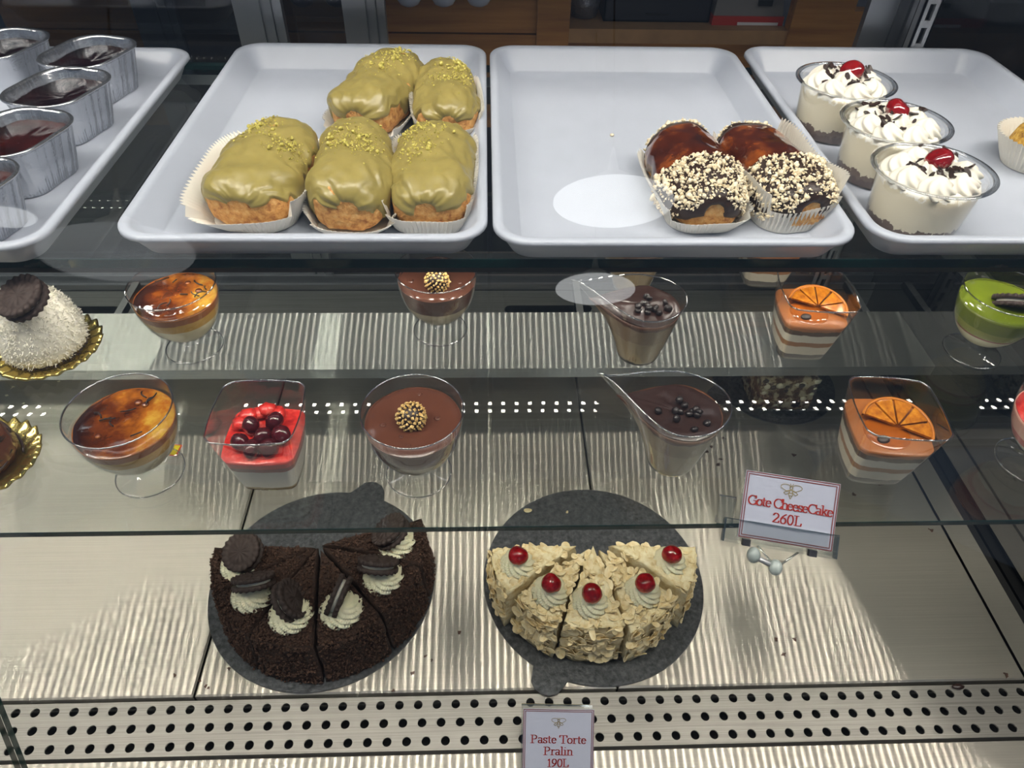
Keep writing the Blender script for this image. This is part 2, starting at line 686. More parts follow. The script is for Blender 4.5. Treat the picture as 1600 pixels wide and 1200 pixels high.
# ------------------------------------------------------------------ glass
def glass_sheet(name, x0, x1, y0, y1, ztop, t, label, cat):
    o = empty(name, ((x0 + x1) / 2, (y0 + y1) / 2, ztop - t), label, cat)
    w, d = (x1 - x0) / 2, (y1 - y0) / 2
    b = .0006
    pyd('pane', [(-w, -d, 0), (w, -d, 0), (w, d, 0), (-w, d, 0), (-w, -d, t), (w, -d, t), (w, d, t), (-w, d, t)],
        [(0, 3, 2, 1), (4, 5, 6, 7), (1, 2, 6, 5), (2, 3, 7, 6), (3, 0, 4, 7)], o, ['shelf_glass', 'glass_edge'], mi=[0, 0, 1, 1, 1])
    rings = [[(x, -d - k, z) for x in (-w, w)] for k, z in ((0, 0), (b, b), (b, t - b), (0, t))]
    v, f = loft(rings, closed=False)
    pyd('polished_edge', v, f, o, 'glass_edge')
    return o


glass_sheet('glass_shelf', XL + .03, XR - .003, .546, 1.015, Z1, .010, 'clear upper glass shelf with dark green edge carrying the white trays', 'glass shelf')
glass_sheet('glass_shelf', XL + .03, XR - .003, .329, .86, Z2, .006, 'clear lower glass shelf with thin green edge carrying dessert cups', 'glass shelf')

# front pane leaning back over the case, in two sheets that butt at the left
TILT = radians(20)
PY, PZ = 0.150, -0.03
_d = ray(18, 1160)
_n = Vector((0, -cos(TILT), sin(TILT)))
_s = (Vector((0, PY, PZ)) - EYE).dot(_n) / _d.dot(_n)
XJ = (EYE + _d * _s).x


def pane(x0, x1):
    L = 1.28
    ex = Vector((0, sin(TILT), cos(TILT))) * L
    t = _n * -.006
    v = []
    for k in (Vector((0, 0, 0)), t):
        for x, q in ((x0, 0), (x1, 0), (x1, 1), (x0, 1)):
            v.append(Vector((x, PY - .6, PZ)) + ex * q + k)
    o = pyd('front_glass', v, [(0, 1, 2, 3), (7, 6, 5, 4)], case, 'front_glass')
    f = [(0, 4, 5, 1), (1, 5, 6, 2), (2, 6, 7, 3), (3, 7, 4, 0)]
    e = pyd('pane_edge', v, f, o, 'glass_edge')
    return o


pane(XJ, XR + .02)
pane(XL, XJ - .006)
# ================================================================== rear sliding doors and the shop behind
pbr('wood', S(150, 98, 40), 0.5, vary=(9, .25))
_nt = MATS['wood'].node_tree
_p = _nt.nodes['Principled BSDF']
_tc = _nt.nodes.new('ShaderNodeTexCoord')
_mp = _nt.nodes.new('ShaderNodeMapping')
_mp.inputs['Scale'].default_value = (2.0, 30, 30)
_nt.links.new(_tc.outputs['Object'], _mp.inputs[0])
_nt.links.new(ramp(_nt, noise_tex(_nt, 2.0, 6, .6, vec=_mp.outputs[0]), [(.3, S(128, 82, 34)), (.55, S(160, 108, 48)), (.75, S(176, 122, 58))]), _p.inputs['Base Color'])
pbr('wood_pale', S(160, 122, 80), 0.5, vary=(14, .2))
pbr('wall_dark', S(40, 44, 54), 0.8)
pbr('box_navy', S(22, 24, 36), 0.5)
pbr('appliance_grey', S(120, 116, 112), 0.5)
pbr('appliance_red', S(178, 52, 40), 0.45)
pbr('paper_white', S(226, 224, 222), 0.7)
pbr('cup_ceramic', S(196, 204, 220), 0.25)
pbr('cup_purple', S(60, 40, 62), 0.3)
pbr('foil_bag', S(150, 150, 158), 0.3, 0.7, bump=(60, .6, .01))
pbr('picture_blue', S(120, 140, 170), 0.5)


def door(n, x0, x1, y, z0=.075, z1=1.05, w=.066, label=''):
    t = .012
    o = empty('door_%d' % n, ((x0 + x1) / 2, y, z0), label, 'door')
    o['kind'] = 'structure'
    cx = (x0 + x1) / 2
    X0, X1, H = x0 - cx, x1 - cx, z1 - z0

    def member(name, a, b, c, d, vertical):
        m = MB()
        # stepped extrusion: flat web with raised lips and two grooves
        if vertical:
            ww = b - a
            for q0, q1, dep in ((0, .55, 0), (.55, .60, .004), (.60, .78, .001), (.78, .83, .005), (.83, 1, -.002)):
                m.box(a + ww * q0, a + ww * q1, dep, t, c, d)
        else:
            hh = d - c
            for q0, q1, dep in ((0, .3, -.002), (.3, .36, .004), (.36, 1, 0)):
                m.box(a, b, dep, t, c + hh * q0, c + hh * q1)
        return m.build(name, 'aluminium', o)
    member('stile', X0, X0 + w, 0, H, True)
    member('stile', X1 - w, X1, 0, H, True)
    member('bottom_rail', X0 + w, X1 - w, 0, .055, False)
    member('top_rail', X0 + w, X1 - w, H - .05, H, False)
    MB().box(X0 + w, X1 - w, .004, .009, .055, H - .05).build('pane', 'door_glass', o)
    return o


door(1, -1.12, -.279, 1.066, label='left sliding rear door with grey aluminium frame and dark glass')
door(2, -.495, -.142, 1.096, w=.060, label='narrow sliding rear door leaf behind the left door')
door(3, .537, 1.10, 1.066, w=.072, label='right sliding rear door with ribbed aluminium stile')

# back wall of the service area
tag(MB().box(-2.2, 2.2, 1.95, 2.0, -.9, 2.2).build('wall_back', 'wall_dark'), None, None, None, 'structure')
tag(MB().box(-3.2, 3.2, -6, 2.0, -.95, -.9).build('floor', 'wall_dark'), None, None, None, 'structure')

YB = 1.45
cab = empty('wood_cabinet', (.1, YB, -.9), 'honey brown wooden back counter cabinet with open shelf', 'cabinet')


def kpart(name, mat, *boxes):
    m = MB()
    for b in boxes:
        m.box(b[0] - .1, b[1] - .1, b[2] - YB, b[3] - YB, b[4] + .9, b[5] + .9)
    return m.build(name, mat, cab)


kpart('lower_plank', 'wood', (-.9, .10, YB, YB + .02, .20, .384))
kpart('upper_plank', 'wood', (-.9, .10, YB + .002, YB + .02, .387, .52))
kpart('post', 'wood', (.098, .160, YB - .008, YB + .35, .1, .8))
kpart('shelf_plank', 'wood_pale', (.160, .585, YB - .004, YB + .40, .372, .398))
kpart('shelf_support', 'wood', (.160, .585, YB + .02, YB + .40, .20, .372))
kpart('side_board', 'wood', (.585, .70, YB - .010, YB + .02, .1, .8))
kpart('frame_rail', 'wood', (.70, .9, YB - .010, YB + .02, .1, .436))
kpart('back_board', 'wall_dark', (.160, .585, YB + .40, YB + .42, .1, .8))

# storage box with papers sticking out
bx = empty('storage_box', (.335, YB + .14, .398), 'dark navy storage box with white papers on wooden shelf', 'box')
m = MB()
w, d, h, t = .104, .10, .0415, .003
m.box(-w, w, -d, -d + t, 0, h).box(-w, w, d - t, d, 0, h).box(-w, -w + t, -d, d, 0, h).box(w - t, w, -d, d, 0, h).box(-w, w, -d, d, 0, t)
m.build('body', 'box_navy', bx)
MB().box(-.022, .022, -d - .002, -d, .012, .016).build('handle_slot', 'gap_black', bx)
for i in range(4):
    MB().box(-.02 + i * .012, .075 - i * .004, -.08 + i * .03, -.079 + i * .03, .01, .075 - i * .006).build('paper_sheet', 'paper_white', bx)
# appliance on red base
ap = empty('label_printer', (.512, YB + .10, .398), 'grey boxy appliance with red base on wooden shelf', 'appliance')
m = MB()
m.add([(-.068, -.07, .016), (.068, -.07, .016), (.068, .08, .016), (-.068, .08, .016), (-.058, -.055, .10), (.058, -.055, .10), (.058, .08, .10), (-.058, .08, .10)],
      [(0, 1, 5, 4), (1, 2, 6, 5), (2, 3, 7, 6), (3, 0, 4, 7), (4, 5, 6, 7), (3, 2, 1, 0)])
m.build('body', 'appliance_grey', ap)
MB().box(-.07, .07, -.075, .085, 0, .016).build('base', 'appliance_red', ap)
MB().box(-.020, .060, -.077, -.075, 0.001, .006).build('label_strip', 'paper_white', ap)
MB().box(.015, .042, -.0715, -.064, .034, .044).build('button', 'gap_black', ap)
# crumpled foil bag
bg = empty('foil_bag', (.195, YB + .07, .398), 'silver crumpled foil bag beside the navy storage box', 'bag')
v, f = lathe([(.001, 0), (.024, .002), (.03, .03), (.026, .07), (.02, .11), (.004, .12)], 24,
             lambda r, z, a: (r * (1 + .14 * nz(cos(a) * 2, sin(a) * 2, z * 40, 1.5)), z))
pyd('bag_body', v, f, bg, 'foil_bag', True)
v, f = tube([(-.015, 0, .118), (0, 0, .122), (.015, 0, .118)], .004)
pyd('tied_neck', v, f, bg, 'foil_bag', True)
# cups standing upside down on a wire rack whose bottoms hang into view
for i, (u, mt, lb) in enumerate(((640, 'cup_ceramic', 'pale blue cup, leftmost of the pale cups hanging above the wooden planks'),
                                 (694, 'cup_ceramic', 'pale blue cup, middle of the pale cups hanging above the wooden planks'),
                                 (748, 'cup_ceramic', 'pale blue cup, rightmost of the pale cups hanging above the wooden planks'),
                                 (474, 'cup_purple', 'dark purple cup hanging above planks nearer the left door'),
                                 (528, 'cup_purple', 'dark purple cup hanging above planks next to the narrow stile'))):
    p = aty(u, 9, YB - .05)
    c = empty('hanging_cup', (p.x, p.y, p.z), lb, 'cup', 'cups hanging above the wooden planks')
    v, f = lathe([(0, 0), (.010, .0005), (.017, .004), (.022, .012), (.026, .03), (.028, .06), (.0265, .06), (.020, .012), (0, .006)], 28)
    pyd('bowl', v, f, c, mt, True)
    v, f = tube([(.024, 0, .022), (.036, 0, .026), (.040, 0, .038), (.034, 0, .05), (.026, 0, .052)], .003)
    pyd('handle', v, f, c, mt, True)
rk = empty('cup_rack', (-.2, YB - .05, .5), 'wire rack holding the hanging cups', 'rack')
for dy in (-.03, .03):
    v, f = tube([(-.5, dy, .022), (.5, dy, .022)], .002)
    pyd('wire', v, f, rk, 'aluminium')
pf = empty('picture_frame', (.79, YB - .012, .436), 'blue framed picture card on right wooden board', 'picture')
MB().box(-.06, .06, -.004, 0, 0, .08).build('backing', 'gap_black', pf)
MB().box(-.05, .05, -.0052, -.004, .006, .074).build('print', 'picture_blue', pf)
for q in ((-.06, -.05, 0, .08), (.05, .06, 0, .08), (-.05, .05, 0, .006), (-.05, .05, .074, .08)):
    MB().box(q[0], q[1], -.008, -.004, q[2], q[3]).build('frame_rail', 'wood', pf)

# shop pendants on the customer's side; the front glass mirrors them
led_mat('pendant_glow', PENDANT, (.95, .98, 1.0))
led_mat('pendant_dim', PENDANT * .3, (.9, .95, 1.0))
pbr('pendant_shade', S(225, 226, 228), 0.4)


def pendant(u, v, wide, label, dist=3.0, glow='pendant_glow'):
    d = ray(u, v).normalized()
    s = (Vector((0, PY, PZ)) - EYE).dot(_n) / d.dot(_n)
    p0 = EYE + d * s
    r = d - 2 * d.dot(_n) * _n
    p = p0 + r * dist
    R = wide / 1112 * (dist + s) / 2
    o = empty('pendant_lamp', p, label, 'lamp', 'pendant lamps over the shop floor')
    vv, ff = lathe([(R * .30, .36 * R), (R * .28, .44 * R), (R * .1, .52 * R), (.004, .9 * R)], 40)
    pyd('cap', vv, ff, o, 'pendant_shade', True)
    vv, ff = lathe([(R * sin(pi * k / 20) + .0005, .40 * R * cos(pi * k / 20)) for k in range(21)], 48)
    pyd('opal_globe', vv, ff, o, glow, True)
    vv, ff = tube([(0, 0, .85 * R), (0, 0, 1.6)], .004)
    pyd('cord', vv, ff, o, 'black_rubber')
    return o


pendant(958, 316, 180, 'large white bowl pendant lamp mirrored above the almond eclairs tray')
pendant(930, 452, 122, 'small white bowl pendant lamp mirrored beside the pointed mousse cup', 4.2)
pendant(185, 395, 190, 'wide white bowl pendant lamp mirrored below the left trays', 3.0, 'pendant_dim')
pendant(10, 340, 62, 'small white bowl pendant lamp mirrored on the foil pan tray')
# ================================================================== trays and what lies on them
pbr('tray_plastic', S(176, 182, 195), 0.32, vary=(30, .03))
pbr('glaze_pistachio', S(148, 134, 76), 0.3, vary=(60, .07), sss=.15, sss_col=(.004, .003, .001), bump=(90, .25, .0015))
pbr('pastry', S(178, 118, 58), 0.6, stops=[(.3, S(140, 76, 34)), (.5, S(204, 148, 80)), (.75, S(226, 184, 122))], nscale=150, bump=(380, .9, .0018))
pbr('pistachio', S(206, 190, 84), 0.6, stops=[(.3, S(140, 136, 52)), (.55, S(200, 186, 92)), (.8, S(232, 222, 156))], nscale=400)
pbr('paper_case', S(226, 222, 212), 0.75, sss=.2, sss_col=(.002, .002, .002))
pbr('choc_gloss', S(40, 16, 9), 0.10, spec=.8, coat=.6, stops=[(.3, S(30, 11, 8)), (.5, S(78, 30, 12)), (.7, S(150, 78, 28))], nscale=30, bump=(70, .3, .002))
pbr('choc_dark', S(44, 27, 20), 0.45)
pbr('nut', S(212, 192, 152), 0.6, stops=[(.25, S(172, 128, 84)), (.42, S(226, 208, 170)), (.65, S(244, 234, 212))], nscale=300)
pbr('foil', S(205, 207, 212), 0.24, 0.95, bump=(140, .35, .002))
pbr('jelly_dark', S(30, 7, 9), 0.12, spec=.4, coat=.1, stops=[(.35, S(14, 5, 7)), (.6, S(30, 8, 9)), (.8, S(60, 16, 14))], nscale=26, bump=(45, .3, .002))
pbr('jelly_red', S(96, 26, 18), 0.12, spec=.4, coat=.1, stops=[(.35, S(24, 8, 8)), (.6, S(54, 16, 13)), (.8, S(92, 30, 22))], nscale=26, bump=(45, .3, .002))
pbr('whipped_cream', S(228, 224, 212), 0.5, sss=.2, sss_col=(.004, .003, .002))
pbr('cherry', S(128, 12, 16), 0.10, spec=.8, coat=.7, vary=(60, .25), sss=.2, sss_col=(.006, .001, .001))
clear('plastic_cup', (.965, .968, .97), 0.05, edge=.8, power=3.2)
clear('plastic_rim', (.88, .89, .90), 0.16, power=2.5)

ZT = Z1 + .0005


def white_tray(name, cx, y0, y1, w, label):
    d = y1 - y0
    o = empty(name, (cx, (y0 + y1) / 2, ZT), label, 'tray', 'white pastry trays on the upper shelf')
    H = .028
    prof = [(-.030, .0), (-.028, .0022), (-.0265, .004), (-.0105, H - .003), (-.0085, H - .0006), (-.0060, H), (-.0018, H - .0002), (-.0002, H - .002), (0, H - .005), (-.0018, H - .0062), (-.004, H - .006), (-.0055, H - .008), (-.0165, .001), (-.019, -.0)]
    rings = []
    floor_in = []
    for k, (off, z) in enumerate(prof[1:]):
        rr = max(.008, .034 + off * .8)
        rings.append([(x, y, z) for x, y in rrect(w + 2 * off, d + 2 * off, rr, 7)])
    # inner floor: close first ring with a gently coved plate
    inner = [(x, y, .0021) for x, y in rrect(w - .12, d - .12, .02, 7)]
    v, f = loft([inner] + rings)
    n = len(inner)
    f.append(tuple(range(n)))
    b = len(rings) * n
    f.append(tuple(b + j for j in range(n - 1, -1, -1)))
    body = pyd('tray_body', v, f, o, 'tray_plastic', True)
    for s in (-1, 1):     # moulded stacking ribs on the end walls
        MB().box(-.05, .05, s * (d / 2 - .0212) - .001, s * (d / 2 - .0212) + .001, .004, .008).build('stacking_rib', 'tray_plastic', o)
    return o


FLOOR = ZT + .0023
white_tray('pastry_tray', -.550, .522, .990, .338, 'white plastic tray at far left holding foil pans')
white_tray('pastry_tray', -.164, .536, 1.012, .330, 'white plastic tray holding five pistachio eclairs')
white_tray('pastry_tray', .1715, .530, 1.012, .332, 'white plastic tray, mostly empty, with two nut eclairs')
white_tray('pastry_tray', .519, .534, 1.018, .340, 'white plastic tray at right holding cream cups')


# ---------------------------------------------------------------- eclairs
def ecl_s(t, p=3.2):
    return max(0.0, 1 - abs(2 * t - 1) ** p) ** (1 / p)


def ecl_pt(t, a, L, W, H, seed, off=0.0):
    s = ecl_s(t)
    s2 = max(s, .02)
    lum = 1 + .15 * nz(t * 3.0, cos(a) * .9, sin(a) * .9, 1.0, seed) + .05 * nz(t * 8, cos(a) * 2, sin(a) * 2, 1.0, seed + 4)
    rx = (W / 2) * s2 * lum
    rz = (H / 2) * (s2 ** .75) * lum
    ca, sa = cos(a), sin(a)
    if ca < 0:
        ca = -abs(ca) ** .5
        sa = math.copysign(min(1, abs(sa)), sa)
    x = rx * math.copysign(abs(sa) ** .85, sa)
    z = H / 2 * .93 + rz * ca
    y = (t - .5) * L
    n = Vector((sa / W, (2 * t - 1) ** 5 * 14, cos(a) / H))
    if n.length > 1e-6:
        n.normalize()
    p = Vector((x, y, max(z, .0012)))
    return p + n * off


def eclair_body(o, L, W, H, seed, mat):
    nt_, na = 34, 40
    v, f = [], []
    for i in range(nt_ + 1):
        t = .5 - .5 * cos(pi * i / nt_)
        t = min(.9985, max(.0015, t))
        for j in range(na):
            a = tau * j / na - pi
            w = .0016 * fbm(t * L * 1, cos(a) * .03, sin(a) * .03, 110, seed)
            v.append(ecl_pt(t, a, L, W, H, seed, w))
    for i in range(nt_):
        for j in range(na):
            k = (j + 1) % na
            f.append((i * na + j, i * na + k, (i + 1) * na + k, (i + 1) * na + j))
    f.append(tuple(range(na - 1, -1, -1)))
    f.append(tuple(nt_ * na + j for j in range(na)))
    return pyd('pastry_shell', v, f, o, mat, True)


def eclair_coat(o, name, L, W, H, seed, mat, A, t0, t1, th, wr=.0030, drip=.6, nt_=60, na=56):
    v, f = [], []
    for i in range(nt_ + 1):
        q = i / nt_
        t = t0 + (t1 - t0) * (.5 - .5 * cos(pi * q))
        t = min(.998, max(.002, t))
        e = min(1, min(q, 1 - q) / .05)
        for j in range(na + 1):
            s = 2 * j / na - 1
            amp = A * (1 + drip * .55 * nz(t * 7, s > 0, 0, 1, seed + 3) + drip * .4 * nz(t * 19, s > 0, 2, 1, seed + 5))
            # the coat draws back at the ends, showing the crust
            amp *= .84 + .16 * min(1, min(t + .03, 1.03 - t) / .16)
            a = s * amp
            edge = (1 - abs(s) ** 10)
            fold = wr * (fbm(t * 5, s * 2.2, seed, 1.1, seed) + .9 * abs(nz(t * 8 + s * 2, s * 3, 0, 1, seed + 9)))
            lip = .0014 * exp(-((abs(s) - .9) / .06) ** 2)
            v.append(ecl_pt(t, a, L, W, H, seed, (th + fold + lip) * edge * e - .0009 * (1 - edge * e)))
    for i in range(nt_):
        for j in range(na):
            b = i * (na + 1) + j
            f.append((b, b + 1, b + na + 2, b + na + 1))
    return pyd(name, v, f, o, mat, True)


def paper_boat(o, L, W, hgt, flare, seed, mat='paper_case', sides=(1, 1, 1, 1)):
    n = 200
    base = resample(rrect(W * .86, L * .9, min(W, L) * .3, 12), n)
    r0, r1, r2, ri = [], [], [], []
    for k, (x, y) in enumerate(base):
        d = Vector((x / W, y / L, 0)).normalized()
        z = .0012 * (1 if k % 2 else -1)
        k_ = 1 + .25 * nz(x * 20, y * 20, 0, 1, seed)
        if abs(y) / L > abs(x) / W:
            hh = hgt * .62
        else:
            hh = hgt
        hh *= (1 + .35 * nz(x * 16, y * 16, 3, 1, seed))
        r0.append((x, y, .0006))
        r1.append((x + d.x * (flare * .45 + z), y + d.y * (flare * .45 + z), hh * .5))
        r2.append((x + d.x * (flare * k_ + z * 1.6), y + d.y * (flare * k_ + z * 1.6), hh + z * .8))
    v, f = loft([r0, r1, r2])
    f.append(tuple(range(n - 1, -1, -1)))
    c = pyd('paper_case', v, f, o, mat)
    sm = c.modifiers.new('thickness', 'SOLIDIFY')
    sm.thickness = .0003
    return c


def scatter_crumbs(o, name, mat, pts, kind=True):
    m = MB()
    for v, f in pts:
        m.add(v, f)
    q = m.build(name, mat, o)
    if kind:
        q['kind'] = 'stuff'
    return q


NUTCHUNKS = []


def pistachio_eclair(cx, cy, rz, L, W, H, seed, label, tuft, paper=(.02, .012)):
    rng = random.Random(int(seed * 100))
    o = empty('pistachio_eclair', (cx, cy, FLOOR), label, 'eclair', 'pistachio eclairs on the white tray', rz)
    eclair_body(o, L, W, H, seed, 'pastry')
    eclair_coat(o, 'pistachio_glaze', L, W, H, seed, 'glaze_pistachio', 1.62, .0, .995, .0022)
    paper_boat(o, L * 1.06, W * 1.06, paper[0], paper[1], seed)
    pts = []

    def surf(t, s):
        return ecl_pt(t, s * 1.6, L, W, H, seed, .0042)
    for i in range(330):
        ct, cs, rt_, rs = rng.choice(tuft)
        t = min(.95, max(.06, rng.gauss(ct, rt_)))
        s = max(-.9, min(.9, rng.gauss(cs, rs)))
        p = surf(t, s)
        v, f = chunk(rng, rng.choice((.0005, .0008, .001, .0015)), .8)
        pts.append(([q + p for q in v], f))
    scatter_crumbs(o, 'pistachio_crumbs', 'pistachio', pts)
    for i in range(12):
        ct, cs, rt_, rs = rng.choice(tuft)
        t = min(.95, max(.06, rng.gauss(ct, rt_)))
        s = max(-.9, min(.9, rng.gauss(cs, rs)))
        b = ball('pistachio_piece', rng.uniform(.0019, .0034), o, 'pistachio', surf(t, s), 1, (1, .8, .7), lambda c: 1 + .3 * nz(c.x, c.y, c.z, 1.3, seed + i))
        b.rotation_euler = (rng.uniform(0, 3), rng.uniform(0, 3), rng.uniform(0, 3))
    return o


pistachio_eclair(-.217, .655, radians(-6), .150, .088, .056, 1.3, 'pistachio glazed eclair at front left of its tray, squarish, in flared paper', [(.72, -.15, .07, .12), (.5, .3, .06, .16)], (.034, .020))
pistachio_eclair(-.1295, .650, radians(3), .150, .076, .058, 2.7, 'pistachio glazed eclair in middle of front row, crust showing at tip', [(.62, .05, .1, .2), (.5, .1, .08, .2)])
pistachio_eclair(-.0535, .652, radians(-2), .150, .080, .056, 4.1, 'pistachio glazed eclair at front right of its tray against the rim', [(.75, -.2, .07, .2), (.5, -.2, .1, .15)], (.036, .008))
pistachio_eclair(-.124, .850, radians(-14), .165, .080, .056, 5.9, 'pistachio glazed eclair at back left, tilted, brown crust on its right flank', [(.62, .0, .12, .18), (.8, .1, .08, .15)])
pistachio_eclair(-.046, .838, radians(4), .145, .072, .052, 7.7, 'pistachio glazed eclair at back right, along the tray edge', [(.7, .25, .12, .15), (.45, .1, .1, .2)], (.03, .008))


def nut_eclair(cx, cy, rz, L, W, H, seed, label, paper):
    rng = random.Random(int(seed * 100))
    o = empty('nut_eclair', (cx, cy, FLOOR), label, 'eclair', 'chocolate nut eclairs on the white tray', rz)
    eclair_body(o, L, W, H, seed, 'pastry')
    eclair_coat(o, 'chocolate_glaze', L, W, H, seed, 'choc_gloss', 1.75, .10, .93, .0018, .0012, .15)
    eclair_coat(o, 'dipped_end', L, W, H, seed, 'choc_dark', 2.0, .0, .40, .0028, .001, .15)
    eclair_coat(o, 'dipped_end', L, W, H, seed, 'choc_dark', 2.0, .88, 1.0, .0028, .001, .15)
    paper_boat(o, L * 1.04, W * 1.08, paper[0], paper[1], seed)
    pts, big = [], []
    for i in range(1250):
        t = rng.uniform(.012, .40) if i % 8 else rng.uniform(.90, .985)
        s = rng.uniform(-1, 1)
        mx = 1.85 * (.72 + .38 * min(1, min(t, 1 - t) / .16))
        p = ecl_pt(t, s * mx, L, W, H, seed, .004)
        if i < 75:
            big.append(p)
            continue
        v, f = chunk(rng, rng.choice((.0009, .0013, .0019, .0026)), .7)
        pts.append(([q + p for q in v], f))
    scatter_crumbs(o, 'chopped_nuts', 'nut', pts)
    for p in big:
        b = ball('nut_piece', rng.uniform(.0026, .0046), o, 'nut', p, 1, (1, .8, .55), lambda c: 1 + .35 * nz(c.x, c.y, c.z, 1.3, seed + p.x * 90))
        b.rotation_euler = (rng.uniform(0, 3), rng.uniform(0, 3), rng.uniform(0, 3))
    return o


nut_eclair(.208, .655, radians(3), .152, .076, .053, 11.3, 'chocolate glazed eclair with nut crusted ends, left of the pair', (.022, .010))
nut_eclair(.289, .657, radians(11), .154, .078, .053, 12.9, 'chocolate glazed eclair with nut crusted ends, right one beside the cream cups', (.044, .006))


# ---------------------------------------------------------------- foil pans
def foil_pan(cx, cy, rz, label, jelly, seed):
    o = empty('foil_pan_dessert', (cx, cy, FLOOR), label, 'dessert', 'foil pan desserts on the left tray', rz)
    W, D, H = .082, .100, .050
    n = 36
    N = 170
    base = resample(rrect(W, D, .030, 14), N)

    def ring(off, z, pleat=0.0):
        out = []
        for k, (x, y) in enumerate(base):
            d = Vector((x, y, 0))
            d = Vector((x / (W / 2), y / (D / 2), 0)).normalized()
            pl = pleat * (sin(k * 2.1) * .6 + (1 if k % 2 else -1) * .7 + 1.2 * nz(x * 400, y * 400, 0, 1, seed))
            out.append((x + d.x * (off + pl), y + d.y * (off + pl), z))
        return out
    rings = [ring(-.012, 0), ring(-.010, .001, .0002), ring(-.006, .018, .0006), ring(-.002, .036, .0006), ring(.0004, H - .004, .0005), ring(.0012, H - .002), ring(.0035, H - .001), ring(.0042, H + .0005), ring(.003, H + .0018), ring(.0004, H + .0012), ring(-.001, H - .001, .0004), ring(-.003, .036, .0006), ring(-.0065, .02, .0006)]
    v, f = loft(rings)
    f.append(tuple(range(N - 1, -1, -1)))
    pyd('foil_pan', v, f, o, 'foil', True)
    rr = []
    for q in (1, .9, .7, .45, .2, .02):
        rr.append([(x * (q * .955), y * (q * .955), .0385 + .0018 * (q ** 8) + .0012 * fbm(x * q, y * q, 0, 45, seed)) for x, y in base])
    v, f = loft(rr)
    pyd('jelly_filling', v, f, o, jelly, True)
    return o


foil_pan(-.476, .902, radians(-16), 'foil pan of black cherry jelly at back of the left tray', 'jelly_dark', 1)
foil_pan(-.468, .797, radians(-16), 'foil pan of dark jelly with sauce smear, second from the back', 'jelly_dark', 2)
foil_pan(-.464, .686, radians(-14), 'foil pan of reddish jelly, third from the back', 'jelly_red', 3)
foil_pan(-.470, .582, radians(-14), 'foil pan of dark jelly nearest the tray front corner', 'jelly_red', 4)
foil_pan(-.590, .925, radians(-16), 'foil pan of dark jelly at upper left picture corner', 'jelly_dark', 5)


# ---------------------------------------------------------------- piped rosettes
def rosette_mesh(R, H, lobes=9, twist=1.6, seed=0, seg=54, lev=16, base=.25):
    rings = []
    for i in range(lev + 1):
        q = i / lev
        prof = (1 - q ** 1.7) ** .75 if q < 1 else 0
        r0 = R * max(.02, prof)
        z = H * (base * 0 + q)
        ring = []
        for j in range(seg):
            a = tau * j / seg
            lob = 1 + .16 * sin(lobes * (a + twist * q)) * (1 - q * .5)
            r = r0 * lob
            ring.append((r * cos(a) + .06 * R * q * sin(seed), r * sin(a) + .06 * R * q * cos(seed), z))
        rings.append(ring)
    return loft(rings, True, True)


def flake_mesh(name, L, W, T, mat, curl=.2):
    """a chipped sliver: bent hexagon plate"""
    pts = [(-.5, -.2), (-.15, -.5), (.4, -.38), (.5, .15), (.1, .5), (-.42, .35)]
    v = []
    for s in (-1, 1):
        for x, y in pts:
            v.append((x * L, y * W, s * T / 2 + curl * L * x * x))
    n = len(pts)
    f = [tuple(range(n - 1, -1, -1)), tuple(range(n, 2 * n))] + [(i, (i + 1) % n, n + (i + 1) % n, n + i) for i in range(n)]
    me = bpy.data.meshes.new(name)
    me.from_pydata(v, [], f)
    me.materials.append(MATS[mat])
    return me


FLAKE = flake_mesh('chocolate_flake', .0062, .0042, .0009, 'choc_dark', .35)
FLAKE2 = flake_mesh('chocolate_flake', .0085, .0030, .0010, 'choc_dark', .25)
layered('trifle_layers', [(0, S(92, 72, 62)), (.010, S(112, 92, 80)), (.0165, S(232, 222, 196)), (.05, S(246, 243, 234))], .4, .0060, 150)


